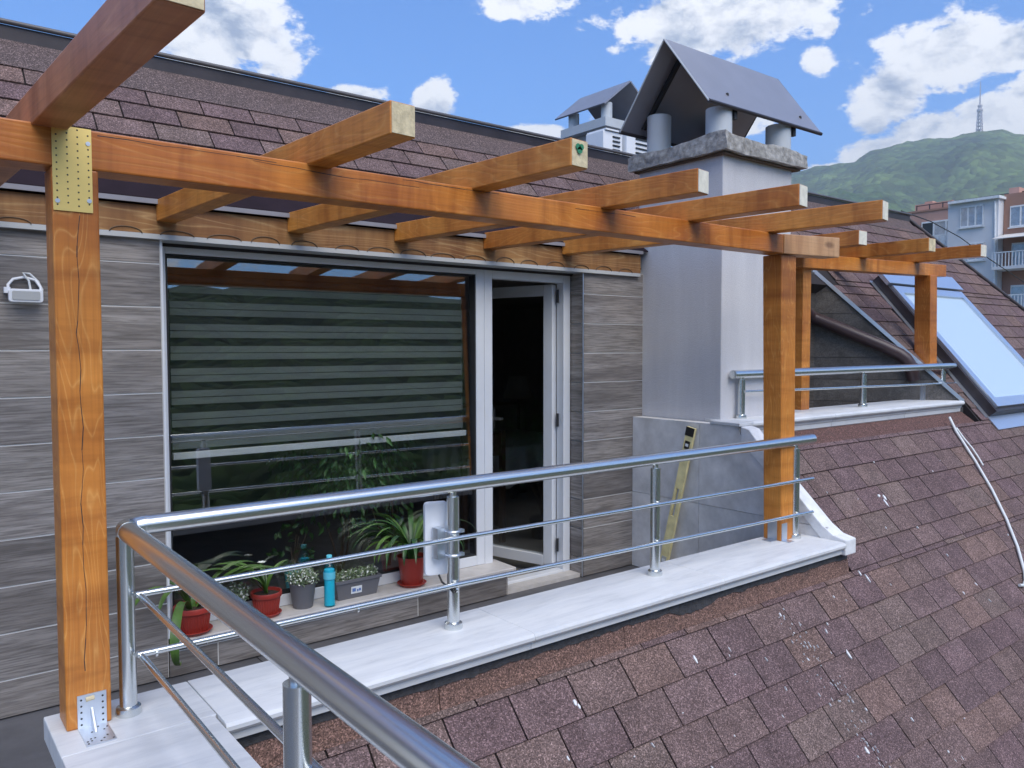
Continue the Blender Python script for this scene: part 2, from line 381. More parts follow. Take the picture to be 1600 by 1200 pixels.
def pr(P):
    d = Vector(P)-CAM; z = d.dot(fw)
    return (800+FPX*d.dot(rt2)/z, 600-FPX*d.dot(up2)/z) if z > .05 else None

# ------------------------------------------------------------------ ground, mountain, woods
GZ = -18.
g = MB(); g.add([(-4990, -4990, GZ), (5590, -4990, GZ), (5590, 5590, GZ), (-4990, 5590, GZ)], [(0, 1, 2, 3)])
gr = g.build('ground', 'earth'); gr['kind'] = 'structure'
SKYL = [(.30, .03), (.70, .10), (.86, .150), (.95, .188), (.9992, .2013), (1.0381, .2075), (1.0698, .2096), (1.0868, .2190), (1.1124, .2240), (1.1405, .2263), (1.1685, .2250), (1.1929, .2289), (1.2085, .2270), (1.2400, .2180), (1.30, .190), (1.45, .13), (1.7, .05), (2.0, .02)]
def sky_el(a):
    if a <= SKYL[0][0]: return SKYL[0][1]
    for (a0, e0), (a1, e1) in zip(SKYL, SKYL[1:]):
        if a0 <= a <= a1:
            t = (a-a0)/(a1-a0); return e0+(e1-e0)*t
    return SKYL[-1][1]
def mountain():
    mb = MB(); NA, ND = 300, 110; a0, a1 = .35, 1.95; d0, d1 = 900., 5400.
    for i in range(NA+1):
        a = a0+(a1-a0)*i/NA; top = math.tan(sky_el(a))
        for j in range(ND+1):
            d = d0+(d1-d0)*(j/ND)**1.15; x = CAM.x+d*math.sin(a); y = CAM.y+d*math.cos(a)
            pk = 3700.; t = (d-d0)/(pk-d0)
            if t <= 1: h = (.30*t+.70*t**1.7)*pk*top
            else: h = pk*top*max(.15, 1-.5*(t-1))
            p = Vector((x/520., y/520., 3.1))
            rid = 1-abs(noise.noise(p))*2; k = min(1, max(0, t*1.5))*(1-math.exp(-((d-pk)/420)**2))
            h += (noise.fractal(p*1.3, 1., 2., 5)*120+rid*60-30)*k
            h += noise.noise(Vector((x/55., y/55., 0)))*11*min(1, t+.2)+noise.noise(Vector((x/24., y/24., 4)))*6
            mb.v.append((x, y, GZ-3+max(0, h)+(1.1+18 if t > .1 else 0)*min(1, t)))
    n = ND+1
    for i in range(NA):
        for j in range(ND):
            q = i*n+j; mb.f.append((q, q+1, q+n+1, q+n)); mb.c.append(None)
    o = mb.build('mountain', 'forest_far', smooth=60); o['kind'] = 'structure'
mountain()
# wooded rise behind the photographer, seen in the window glass
def wooded_rise():
    mb = MB(); NX, NY = 150, 36
    for i in range(NX+1):
        x = -260+1000*i/NX
        for j in range(NY+1):
            y = -90-260*j/NY; t = j/NY
            h = 54*min(1, t*1.8)*(1+.25*noise.noise(Vector((x/130., 0, 1.))))
            h += noise.noise(Vector((x/9., y/9., 2.)))*3.4+noise.noise(Vector((x/22., y/22., 7.)))*4.
            mb.v.append((x, y, GZ-2+max(0, h)))
    n = NY+1
    for i in range(NX):
        for j in range(NY):
            q = i*n+j; mb.f.append((q, q+1, q+n+1, q+n)); mb.c.append(None)
    o = mb.build('wooded_hill', 'forest_near', smooth=70); o['kind'] = 'structure'
wooded_rise()
def dirp(az_, el_, d): return CAM+Vector((math.sin(az_), math.cos(az_), math.tan(el_)))*d

# tower on the mountain
TW = CAM+Vector((.9293, .3693, 0))*3700
tz = CAM.z+3700*math.tan(.2265)-22
t = thing('communications_tower', 'slender lattice transmitter tower on the mountain summit', 'tower', (TW.x, TW.y, tz))
def tz_(h): return tz+h
mb = MB()
for dx, dy in ((-1, -1), (1, -1), (1, 1), (-1, 1)): mb.tube([(TW.x+dx*9, TW.y+dy*9, tz_(0)), (TW.x+dx*5, TW.y+dy*5, tz_(100))], 2.2, 6)
for k in range(7):
    s_ = 9-4*k/6; h = 12+k*14
    mb.box((TW.x-s_-1, TW.y-s_-1, tz_(h)), (TW.x+s_+1, TW.y+s_+1, tz_(h+2.5)))
mb.build('shaft', 'mast', t)
MB().lathe([(7, 96), (11, 99), (11, 106), (7, 110), (7, 116), (9, 118), (9, 122), (4, 125)], (TW.x, TW.y, tz), 12).build('platform', 'mast', t)
MB().tube([(TW.x, TW.y, tz_(120)), (TW.x, TW.y, tz_(160)), (TW.x, TW.y, tz_(215))], [3.2, 2.4, 1.2], 8).build('antenna_mast', 'mast', t)

# ------------------------------------------------------------------ neighbouring apartment buildings (facades face -X)
KB = 1.9; FX = CAM.x+KB*(31-CAM.x)
def BY(y): return CAM.y+KB*(y-CAM.y)
def BZ(z): return CAM.z+KB*(z-CAM.z)
def far_window(par, y0, y1, z0, z1, n, x, fr=.09, open_first=False, sill=True):
    wnd = MB().box((x-.02, y0-.02, z0-.02), (x+.12, y1+.02, z1+.02)).build('window', 'far_curtain', par)
    f = MB(); f.box((x-.08, y0, z1-fr), (x-.021, y1, z1)); f.box((x-.08, y0, z0), (x-.021, y1, z0+fr))
    for k in range(n+1):
        yy = y0+(y1-y0)*k/n; a, b_ = max(y0, yy-fr/2), min(y1, yy+fr/2)
        f.box((x-.085, a, z0+.001), (x-.0212, b_, z1-.001))
    f.build('frame', 'far_frame', wnd)
    for k in range(n):
        a = y0+(y1-y0)*k/n+fr/2; b_ = y0+(y1-y0)*(k+1)/n-fr/2
        MB().box((x-.045, a, z0+fr), (x-.03, b_, z1-fr)).build('pane', 'far_dark' if (open_first and k == n-1) else 'glass_far', wnd)
    if sill: MB().box((x-.16, y0-.1, z0-.08), (x-.022, y1+.1, z0-.021)).build('sill', 'far_frame', wnd)
bp = thing('apartment_building', 'salmon pink apartment block with a wide glazed loggia and a flat roof', 'building', (FX+4, BY(11.6), GZ))
MB().box((FX, BY(10.47), GZ), (FX+10, BY(12.9), BZ(6.26))).build('wall', 'stucco_pink', bp)
MB().box((FX-.08, BY(10.48), BZ(6.262)), (FX+10, BY(12.92), BZ(6.33))).build('parapet', 'stucco_brown', bp)
MB().box((FX+1.5, BY(11.2), BZ(6.331)), (FX+6, BY(12.6), BZ(6.70))).build('roof_house', 'stucco_pink', bp)
MB().box((FX+2, BY(12.05), BZ(6.701)), (FX+2.8, BY(12.35), BZ(6.82))).build('vent_stack', 'stucco_pink', bp)
far_window(bp, BY(10.6), BY(11.95), BZ(5.28), BZ(5.86), 3, FX, .10, True, False)
MB().box((FX-.10, BY(10.6), BZ(4.86)), (FX-.02, BY(11.95), BZ(5.27))).build('loggia_panel', 'far_frame', bp)
for k in range(7):
    yy = BY(10.6)+(BY(11.95)-BY(10.6))*k/6
    MB().box((FX-.15, yy-.04, BZ(4.86)), (FX-.101, yy+.04, BZ(5.27))).build('panel_bar', 'far_curtain', bp)
for zz in (2.6, .4, -1.8): far_window(bp, BY(10.6), BY(11.95), BZ(zz), BZ(zz+.9), 3, FX, .1)
bw = thing('apartment_building', 'pale blue white rendered block with three-pane window and thin roof slab', 'building', (FX-1.2, BY(9.6), GZ))
XW = FX-2.4
MB().box((XW, BY(8.80), GZ), (FX-.2, BY(10.46), BZ(6.18))).build('wall', 'stucco_white', bw)
MB().box((XW-.35, BY(8.72), BZ(6.181)), (FX+4, BY(10.40), BZ(6.27))).build('roof_slab', 'far_frame', bw)
far_window(bw, BY(9.28), BY(10.02), BZ(5.31), BZ(6.05), 3, XW)
for zz in (4.12, 2.95, 1.8): far_window(bw, BY(9.22), BY(9.75), BZ(zz), BZ(zz+.62), 2, XW)
MB().tube([(XW-.08, BY(8.9), BZ(6.1)), (XW-.08, BY(8.88), BZ(5.3)), (XW-.08, BY(8.84), BZ(2.0))], .07, 8).build('downpipe', 'far_frame', bw)
bb = thing('apartment_building', 'brown apartment block with white balcony railings and a cream awning', 'building', (FX-1, BY(7.6), GZ))
MB().box((FX-1.6, BY(6.0), GZ), (FX+6, BY(8.79), BZ(6.36))).build('wall', 'stucco_brown', bb)
MB().box((FX+.5, BY(8.72), BZ(6.361)), (FX+1.5, BY(9.05), BZ(6.75))).build('chimney', 'stucco_pink', bb)
far_window(bb, BY(7.6), BY(8.58), BZ(5.2), BZ(5.92), 3, FX-1.6)
for zz in (4.2, 2.75, 1.3):
    far_window(bb, BY(7.2), BY(8.5), BZ(zz-.35), BZ(zz+.45), 3, FX-1.6, sill=False)
    bl = MB().box((FX-3.4, BY(6.4), BZ(zz-.50)), (FX-1.602, BY(8.78), BZ(zz-.40))).build('balcony', 'stucco_white', bb)
    r_ = MB(); r_.box((FX-3.38, BY(6.4), BZ(zz+.06)), (FX-3.30, BY(8.78), BZ(zz+.09)))
    for k in range(24):
        yy = BY(6.4)+(BY(8.76)-BY(6.4))*k/23; r_.box((FX-3.36, yy, BZ(zz-.399)), (FX-3.32, yy+.05, BZ(zz+.059)))
    r_.build('railing', 'far_frame', bl)
MB().hexa([(FX-3.6, BY(6.5), BZ(4.72)), (FX-3.6, BY(8.75), BZ(4.72)), (FX-1.61, BY(8.75), BZ(4.95)), (FX-1.61, BY(6.5), BZ(4.95)),
           (FX-3.6, BY(6.5), BZ(4.745)), (FX-3.6, BY(8.75), BZ(4.745)), (FX-1.61, BY(8.75), BZ(4.98)), (FX-1.61, BY(6.5), BZ(4.98))]).build('awning', 'awning', bb)
ra = MB()
for k in range(12):
    yy = BY(7.0)+(BY(12.4)-BY(7.0))*k/11; ra.box((FX+1, yy, BZ(6.3)), (FX+1.06, yy+.06, BZ(6.62)))
ra.tube([(FX+1.03, BY(7.0), BZ(6.62)), (FX+1.03, BY(12.4), BZ(6.60))], .03, 6)
tag(ra.build('roof_railing', 'far_dark'), 'thin dark safety railing along the roofs of the neighbouring blocks', 'railing')

# ------------------------------------------------------------------ the house: roof
A = R_(49.5); TA = math.tan(A); CA, SA = math.cos(A), math.sin(A)
def rz(y): return -.27+TA*(y+.25)            # roof plane height over y
def ys(s): return -.25+s*CA
def rp(x, s, n=0.): return Vector((x, ys(s)-n*SA, -.27+s*SA+n*CA))
def verge(y): return 9.5+(2.305-y)*1.02
RID_Y = 2.28
house = thing('house', 'top floor of the house with brown shingle roof, recessed terrace and grey wood-look cladding', 'house', (1.6, 1.0, -.48))
rd = MB()
def deck(x0, x1a, x1b, s0, s1, x0b=None):   # quads below the shingles, x1 may follow the verge
    p = [rp(x0, s0, -.004), rp(x1a, s0, -.004), rp(x1b, s1, -.004), rp(x0 if x0b is None else x0b, s1, -.004)]
    q = [v-Vector((0, -SA, CA))*.12 for v in p]
    rd.hexa(q+p)
sF1, sF2, sC, sR = (-.192+.25)/CA, (.36+.25)/CA, (1.40+.25)/CA, (RID_Y+.25)/CA
deck(.22, verge(ys(-2.6)), verge(ys(sF1)), -2.6, sF1)
deck(3.76, verge(ys(sF1)), verge(ys(sF2)), sF1, sF2)
deck(6.95, verge(ys(sF2)), verge(.5), sF2, (.5+.25)/CA)
deck(6.95, verge(.5), verge(ys(sC)), (.5+.25)/CA, sC, 6.28)
deck(-4., verge(ys(sC)), verge(ys(sR)), sC, sR)
roof = rd.build('roof', 'roof_deck', house)
TONES = [(.150, .103, .102), (.160, .111, .104), (.174, .116, .104), (.138, .094, .097), (.162, .117, .108), (.147, .098, .102), (.154, .106, .102), (.145, .098, .100)]
TW_ = .297
tabs = []   # (x0, x1, s0, s1)
def obl(y): return 6.2+.75*(1.5-max(y, .5))      # oblique cheek of the upper terrace
def intervals(y, grid):
    if y <= -.192: iv = [(.22, verge(y))]
    elif y <= .36: iv = [(3.77, verge(y))]
    elif y < 1.40: iv = [(obl(y)+.02, verge(y))]
    else: iv = [(-1.2 if y > 1.63 else 3.75, verge(y))]
    if grid == 'up': iv = [(a, min(b_, 6.44)) for a, b_ in iv if a < 6.44] if y >= 1.40 else []
    else: iv = [(max(a, 6.44), b_) for a, b_ in iv] if y >= 1.40 else iv
    return iv
def rows(grid):
    if grid == 'low': lst = [(k, .055-.17*k, .055-.17*k+.17) for k in range(-23, 15)]
    else: lst = [(k, 3.614-.1405*k, 3.614-.1405*k+.1405) for k in range(1, 7)]
    for k, s0, s1 in lst:
        cuts = [s0]+[c for c in (sF1, sF2, sC) if s0+1e-4 < c < s1-1e-4]+[min(s1, sR-.14)]
        for a, b_ in zip(cuts, cuts[1:]):
            if b_-a < .012: continue
            ym = ys((a+b_)/2)
            for X0, X1 in intervals(ym, grid):
                base = 1.878+(TW_/2 if k % 2 == 0 else 0.) if grid == 'low' else .171+(0 if k % 2 == 0 else -.137)
                tw = TW_ if grid == 'low' else .283
                n0 = math.floor((X0-base)/tw)
                x = base+n0*tw
                jit = random.uniform(-.012, .012)
                while x < X1:
                    a0, a1 = max(x+jit, X0), min(x+tw+jit, X1)
                    if a1-a0 > .03: tabs.append((a0, a1, a, b_, a == s0 and abs(b_-s1) < 1e-4 and a1-a0 > tw-1e-3))
                    x += tw
rows('low'); rows('up')
vis, rest = [], []
for tb in tabs:
    x0, x1, s0, s1, full = tb
    ym = ys((s0+s1)/2)
    if 7.10 < (x0+x1)/2 < 8.72 and .30 < ym < 1.46: continue
    ps = [pr(rp(x, s)) for x in (x0, x1) for s in (s0, s1)]
    area = 0.
    if all(ps):
        u = [p[0] for p in ps]; v = [p[1] for p in ps]
        if max(u) > 0 and min(u) < 1600 and max(v) > 0 and min(v) < 1200:
            a_, b_, c_, d_ = ps
            area = abs((b_[0]-a_[0])*(c_[1]-a_[1])-(c_[0]-a_[0])*(b_[1]-a_[1]))
            cu, cv = sum(u)/4, sum(v)/4
            if ym < -.15 and cv < 1165-.245*(cu-325)+0: area *= .05     # behind the coping
    (vis if area > 0 else rest).append((area, tb))
vis.sort(key=lambda t: -t[0]); rest += vis[300:]; vis = vis[:300]
GAP = .0042
def tab_pts(w_, l_):
    lo, th = .0135, .006
    return [(GAP, 0, lo-th), (w_-GAP, 0, lo-th), (w_-GAP, l_, -.002), (GAP, l_, -.002), (GAP, .001, lo), (w_-GAP, .001, lo), (w_-GAP, l_, .0035), (GAP, l_, .0035)]
tmesh = {}
for a_, (x0, x1, s0, s1, full) in vis:
    key = (round(x1-x0, 3), round(s1-s0, 3))
    if key not in tmesh:
        mb = MB().hexa(tab_pts(*key)); me = bpy.data.meshes.new('shingle'); me.from_pydata(mb.v, [], mb.f); me.materials.append(MAT['shingle']); tmesh[key] = me
    v = random.uniform(.92, 1.08); t_ = random.choice(TONES)
    tile_obj('shingle', tmesh[key], roof, rp(x0, s0, random.uniform(0, .0015)), (A+random.uniform(-.004, .004), 0, random.uniform(-.004, .004)), tuple(c*v for c in t_))
mb = MB()
for a_, (x0, x1, s0, s1, full) in rest:
    v = random.uniform(.92, 1.08); mb.tone = tuple(c*v for c in random.choice(TONES))
    mb.hexa([rp(x0+p[0], s0+p[1], p[2]) for p in tab_pts(x1-x0, s1-s0)])
mb.build('shingles', 'shingle_stuff', roof, kind='stuff')
# ridge trim: plain strip, dark drip band and grey metal nosing
mb = MB(); x1 = verge(RID_Y)-.02
mb.hexa([rp(-4, 3.605, .004), rp(x1, 3.605, .004), rp(x1, sR-.03, .004), rp(-4, sR-.03, .004), rp(-4, 3.605, .012), rp(x1, 3.605, .012), rp(x1, sR-.03, .012), rp(-4, sR-.03, .012)])
mb.build('ridge_strip', 'flashing_brown', roof)
MB().box((-4, RID_Y-.055, rz(RID_Y)-.06), (x1+.02, RID_Y+.05, rz(RID_Y)+.028)).build('ridge_band', 'dark_metal', roof)
MB().tube([(-4, RID_Y-.065, rz(RID_Y)+.040), (x1+.03, RID_Y-.065, rz(RID_Y)+.040)], .013, 10).build('ridge_nosing', 'nosing_grey', roof, smooth=50)
MB().box((-4, RID_Y+.051, 2.45), (9.4, 12, 2.60)).build('flat_roof', 'roof_deck', house)
pv = [rp(verge(ys(s)), s, .012) for s in (-2.6, 0., 2.0, sR)]
MB().tube(pv, .028, 8).build('verge_trim', 'dark_metal', roof, smooth=50)
# white droppings and paint splashes with their own shape
mb = MB()
def splash(x, s, l, w_, ang=0.):
    p = []
    for k in range(7):
        t = 2*math.pi*k/7; a_, b_ = w_*math.cos(t)*random.uniform(.6, 1.2), l*math.sin(t)*random.uniform(.6, 1.2)
        p.append((x+a_*math.cos(ang)-b_*math.sin(ang), s+a_*math.sin(ang)+b_*math.cos(ang)))
    top = [rp(q[0], q[1], .0155) for q in p]; bot = [rp(q[0], q[1], .009) for q in p]
    mb.add(bot+top, [tuple(range(7, 14))]+[(i, (i+1) % 7, 7+(i+1) % 7, 7+i) for i in range(7)])
for i in range(130):
    tt = random.random(); xx = 3.04+random.gauss(0, .06)+tt*.05; splash(xx, .02-tt*1.15, random.uniform(.002, .010), random.uniform(.0007, .0018))
for i in range(90): sx_ = random.uniform(.8, 6.0); splash(sx_, random.uniform(-1.6, .02) if sx_ < 3.9 else random.uniform(-1.6, .75), random.uniform(.002, .014), random.uniform(.0015, .005), random.uniform(-.3, .3))
for x, s, l, w_ in ((4.63, .43, .035, .008), (4.66, .47, .022, .010), (4.61, .49, .012, .014), (2.72, -.72, .045, .005), (3.02, -.70, .018, .008), (3.9, .02, .025, .005), (3.86, .06, .016, .006), (1.55, -.05, .018, .009), (1.56, -.07, .012, .006), (2.28, -.06, .02, .006), (3.32, -.30, .03, .008)): splash(x, s, l, w_)
mb.build('white_splashes', 'plaster_white', roof, kind='stuff')

# body of the house under the roof
MB().box((.25, -1.85, GZ), (10., 1.30, -2.35)).build('outer_wall', 'plaster', house)
MB().box((-5., -6., GZ), (.16, 1.30, -.60)).build('outer_wall', 'plaster', house)

# ------------------------------------------------------------------ terrace floor, parapets, coping
W = 1.383; FLZ = -.48
fl = MB().box((-5, -6, -.60), (-.171, W+.12, FLZ-.012)).box((-.1705, .101, -.599), (3.7, W+.12, FLZ-.012)).build('terrace_floor', 'grout_dark', house)
tm = {}
def slab_mesh(key, dims, mat, bev=.0015):
    if key in tm: return tm[key]
    mb = MB(); a, b_, c_ = dims; e = bev
    vs = []; 
    mb.add([(0, 0, 0), (a, 0, 0), (a, b_, 0), (0, b_, 0), (0, 0, c_-e), (a, 0, c_-e), (a, b_, c_-e), (0, b_, c_-e), (e, e, c_), (a-e, e, c_), (a-e, b_-e, c_), (e, b_-e, c_)],
           [(0, 3, 2, 1), (0, 1, 5, 4), (1, 2, 6, 5), (2, 3, 7, 6), (3, 0, 4, 7), (4, 5, 9, 8), (5, 6, 10, 9), (6, 7, 11, 10), (7, 4, 8, 11), (8, 9, 10, 11)])
    me = bpy.data.meshes.new('tile'); me.from_pydata(mb.v, [], mb.f); me.materials.append(MAT[mat]); tm[key] = me; return me
FT = slab_mesh('floor', (.596, .596, .012), 'tile_floor')
for i in range(-4, 7):
    for j in range(-5, 4):
        x, y = -.293+.6*i, -.98+.6*j
        if y+.596 > W+.1 or x > 3.2 or (x > -.2 and y < .0): continue
        if x > .2 and y < .1: continue
        tile_obj('floor_tile', FT, fl, (x, y, FLZ-.0119))
for x0, x1, y0, y1 in ((.16, 3.7, .10, .215), (.907, 3.69, .82, W+.1)):
    MB().box((x0, y0, FLZ-.0118), (x1, y1, FLZ-.0005)).build('floor_tile', 'tile_floor', fl)
pw = MB(); pw.box((-.17, -.175, -.60), (3.72, .10, -.072)); pw.box((-.17, -6, -.6), (.17, -.176, -.072))
pw.box((-.1695, -5.99, -3.), (.1695, -.19, -.6005)); pw.box((.17, -.174, -3), (3.7, .09, -.6005))
pw.build('parapet', 'tar', house)
cp = [(.134, 0), (-.226, 0), (-.240, -.004), (-.247, -.014), (-.247, -.026), (-.240, -.036), (-.226, -.041), (-.222, -.047), (-.222, -.070), (.134, -.070)]
cop = thing('coping', '', '') if False else None
xs = [.208, 1.385, 2.56, 3.66]
for a, b_ in zip(xs, xs[1:]): MB().prism(cp, 0, a+.0004, b_-.0004).build('coping_slab', 'marble', house, smooth=25, bevel=.002)
# corner and left run
cx = [(-.205, 0), (.185, 0), (.199, -.004), (.206, -.014), (.206, -.026), (.199, -.036), (.185, -.041), (.180, -.047), (.180, -.070), (-.205, -.070)]
MB().prism([(x, z) for x, z in [(-.205, 0), (.2065, 0), (.2065, -.07), (-.205, -.07)]], 1, -.168, .134).build('coping_slab', 'marble', house, bevel=.004)
for a, b_ in ((-1.20, -.1705), (-2.4, -1.203), (-4.5, -2.403)):
    mb = MB(); mb.prism(cx, 1, a, b_); mb.build('coping_slab', 'marble', house, smooth=25, bevel=.002)
# right end plaster cap and sloping kerb of the cheek wall
def Lz(y): return .505+.943*(y-.447)
# wall flashing under the coping
mb = MB()
random.seed(11)
n = 120; top = []; low = []
for i in range(n+1):
    x = .21+3.55*i/n; zz = -.112+.010*noise.noise(Vector((x*11, 0, 0)))+.007*noise.noise(Vector((x*34, 3, 0)))-.06*max(0, noise.noise(Vector((x*2.3, 4, 0)))-.1); top.append((x, -.189, -.070)); low.append((x, -.1895+(zz+.07)*.14, zz))
for i in range(n): mb.add([top[i], top[i+1], low[i+1], low[i]], [(0, 1, 2, 3)]); mb.add([(top[i][0], -.18, -.07), (top[i+1][0], -.18, -.07), (low[i+1][0], -.18, low[i+1][2]), (low[i][0], -.18, low[i][2])], [(0, 1, 2, 3)])
mb.build('tar_seal', 'tar', house)
fx = [.21, .98, 1.93, 2.9, 3.775]
for a, b_ in zip(fx, fx[1:]):
    lap = .003
    MB().hexa([(a+.002, -.176, -.072), (b_-.002, -.176, -.072), (b_-.002, -.186, -.215), (a+.002, -.186, -.215),
               (a+.002, -.184, -.072), (b_-.002, -.184, -.072), (b_-.002, -.202, -.202), (a+.002, -.202, -.202)]).build('flashing_strip', 'flashing_red', house)
mb = MB(); mb.tube([(.23, -3, -.1), (.23, -.2, -.1)], .001, 4)
MB().hexa([(.172, -4, -.072), (.172, -.2, -.072), (.20, -.2, -.5), (.20, -4, -2.5), (.178, -4, -.072), (.178, -.2, -.072), (.225, -.2, -.5), (.225, -4, -2.5)]).build('flashing_strip', 'flashing_red', house)

# ------------------------------------------------------------------ cladding walls with wood-look tiles
TT = .009
def tile_wall(par, name_mat, axis, fixed, u0, u1, z0, z1, zref, joints, face):
    """tiles on a wall: axis 0 = wall along X at y=fixed facing -Y ; axis 1 = wall along Y at x=fixed facing -X"""
    zs = []
    k = math.floor((zref-z0)/.2)+1
    z = zref-k*.2
    while z < z1:
        a, b_ = max(z, z0), min(z+.2, z1)
        if b_-a > .01: zs.append((a, b_, round((zref-z)/.2)))
        z += .2
    for a, b_, row in zs:
        cuts = [u0]+sorted(j for j in joints(row) if u0+.02 < j < u1-.02)+[u1]
        for p, q in zip(cuts, cuts[1:]):
            g_ = .0033
            mb = MB()
            if axis == 0: mb.box((p+g_, fixed, a+g_), (q-g_, fixed+TT, b_-g_))
            else: mb.box((fixed, p+g_, a+g_), (fixed+TT, q-g_, b_-g_))
            mb.build('tile', name_mat, par)
Z0 = 1.486
cw = MB().box((-5, W+.003, -.47), (.478, W+.25, 1.62)).build('cladding_wall', 'grout', house)
tile_wall(cw, 'tile_wood_x', 0, W, -2.6, .478, -.475, 1.62, Z0, lambda r: [-.72-.4*(r % 3), -1.9-.3*(r % 3)], 0)
MB().box((.4785, W-.002, -.285), (.488, W+.13, 1.62)).build('corner_trim', 'white_pvc', house)
# low wall under the window sill
sw = MB().box((.50, W+.003, -.47), (2.515, W+.2, -.312)).build('cladding_wall', 'grout', house)
tile_wall(sw, 'tile_wood_x', 0, W, .479, 2.515, -.475, -.312, Z0-.04, lambda r: [.66 if r % 2 else .71, 1.84 if r % 2 else 1.86], 0)
tile_wall(sw, 'tile_wood_y', 1, 2.516, W+.002, 1.50, -.475, -.312, Z0-.04, lambda r: [], 0)
# pier right of the door and its reveal
pc = MB().box((3.182, W+.003, -.47), (3.764, W+.3, 1.62)).build('cladding_wall', 'grout', house)
Z1 = 1.456
tile_wall(pc, 'tile_wood_x', 0, W, 3.178, 3.763, -.475, 1.62, Z1, lambda r: [], 0)
tile_wall(pc, 'tile_wood_y', 1, 3.169, W+.002, 1.56, -.475, 1.62, Z1, lambda r: [], 0)
MB().box((3.166, W-.003, -.475), (3.1745, W+.0015, 1.62)).build('corner_trim', 'zinc', house)

# cheek wall at the right end of the terrace: large grey slabs, plaster kerb on the slope
ck = MB().prism([(1.382, -.48), (1.382, .598), (.50, .598), (.447, .505), (-.13, Lz(-.13)), (-.13, -.48)], 0, 3.672, 3.755).build('cheek_wall', 'grout', house)
def clip_slab(y0, y1, z0, z1):
    # slab between y0..y1, z0..z1, cut by the slope
    pts = []
    N_ = 12
    for i in range(N_+1):
        y = y0+(y1-y0)*i/N_; pts.append((y, min(z1, max(z0+.002, Lz(y) if y < .447 else z1))))
    poly = [(y0, z0)]+pts+[(y1, z0)]
    MB().prism(poly, 0, 3.66, 3.6715).build('tile', 'tile_grey', ck)
for y0, y1 in ((.789, 1.381), (.197, .786), (-.13, .194)):
    for z0, z1 in ((-.475, .06), (.063, .598)):
        if Lz(y1) < z0+.02 and y1 < .447: continue
        clip_slab(y0, y1, z0, z1)
mb = MB()
kp = [(.46, .60), (.46, .50), (.20, Lz(.20)), (-.10, Lz(-.10)), (-.205, -.075), (-.245, -.075), (-.245, .012), (-.17, .028), (-.10, Lz(-.1)+.085), (.20, Lz(.20)+.09), (.40, .585)]
mb.prism(kp, 0, 3.652, 3.765); mb.build('sloping_kerb', 'plaster_white', house, bevel=.006)

# ------------------------------------------------------------------ upper terrace: coping, flashing, cheek wall
Z2 = .62
cp2 = [(y+.725, z+Z2) for y, z in [(.16, 0), (-.226, 0), (-.240, -.004), (-.247, -.014), (-.247, -.026), (-.240, -.036), (-.226, -.041), (-.222, -.047), (-.218, -.060), (-.212, -.066), (-.210, -.098), (.16, -.098)]]
for a, b_ in ((3.79, 4.80), (4.803, 5.9), (5.903, 6.93)):
    MB().prism(cp2, 0, a, b_).build('coping_slab', 'marble', house, smooth=25, bevel=.002)
MB().prism([(3.64, .46), (3.788, .46), (3.788, .885), (3.72, .70), (3.655, .70)], 2, .598, Z2-.001).build('coping_slab', 'marble', house, bevel=.003)
MB().box((3.766, .53, -.4), (6.90, .84, Z2-.10)).build('parapet', 'plaster', house)
for a, b_ in ((3.77, 5.3), (5.303, 6.93)):
    MB().hexa([(a, .515, Z2-.10), (b_, .515, Z2-.10), (b_, .36, .405), (a, .36, .405), (a, .505, Z2-.10), (b_, .505, Z2-.10), (b_, .340, .400), (a, .340, .400)]).build('flashing_strip', 'flashing_dark', house)
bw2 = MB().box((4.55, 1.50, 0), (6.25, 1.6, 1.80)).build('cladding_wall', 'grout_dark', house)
tile_wall(bw2, 'tile_wood_shaded', 0, 1.488, 4.56, 6.19, .0, 1.78, 1.6, lambda r: [5.2+.3*(r % 2)], 0)
def cpt(t, z, n_): return Vector((6.2+.75*t-.8*n_, 1.5-t-.6*n_, z))       # along the oblique cheek
def tl(z): return min(1.0, max(0., 1.5-((z+.02+.27)/TA-.25)))
def cheek_piece(mb, za, zb, n0, n1):
    mb.hexa([cpt(0, za, n0), cpt(tl(za), za, n0), cpt(tl(zb), zb, n0), cpt(0, zb, n0), cpt(0, za, n1), cpt(tl(za), za, n1), cpt(tl(zb), zb, n1), cpt(0, zb, n1)])
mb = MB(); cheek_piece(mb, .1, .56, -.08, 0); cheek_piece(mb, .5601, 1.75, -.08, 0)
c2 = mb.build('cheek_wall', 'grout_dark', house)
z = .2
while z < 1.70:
    mb = MB(); cheek_piece(mb, z+.002, min(z+.198, 1.74), .001, .010); mb.build('tile', 'tile_wood_shaded', c2); z += .2
mb = MB(); e0, e1 = 1.0, -.05
mb.hexa([cpt(e0, rz(1.5-e0)-.02, .03), cpt(e1, rz(1.5-e1)-.02, .03), cpt(e1, rz(1.5-e1)-.02, -.05), cpt(e0, rz(1.5-e0)-.02, -.05), cpt(e0, rz(1.5-e0)+.022, .03), cpt(e1, rz(1.5-e1)+.022, .03), cpt(e1, rz(1.5-e1)+.022, -.05), cpt(e0, rz(1.5-e0)+.022, -.05)])
mb.build('cheek_flashing', 'zinc', house)
MB().tube([(5.2, 1.42, 1.62), (5.8, 1.42, 1.48), (6.125, 1.484, 1.37), (6.328, 1.212, 1.222), (6.49, .997, 1.10), (6.569, .891, 1.032), (6.60, .85, .99), (6.62, .825, .945), (6.64, .81, .88), (6.66, .80, .80)], .055, 16).build('drain_pipe', 'brown_pipe', house, smooth=50, label='glossy brown plastic drain pipe')

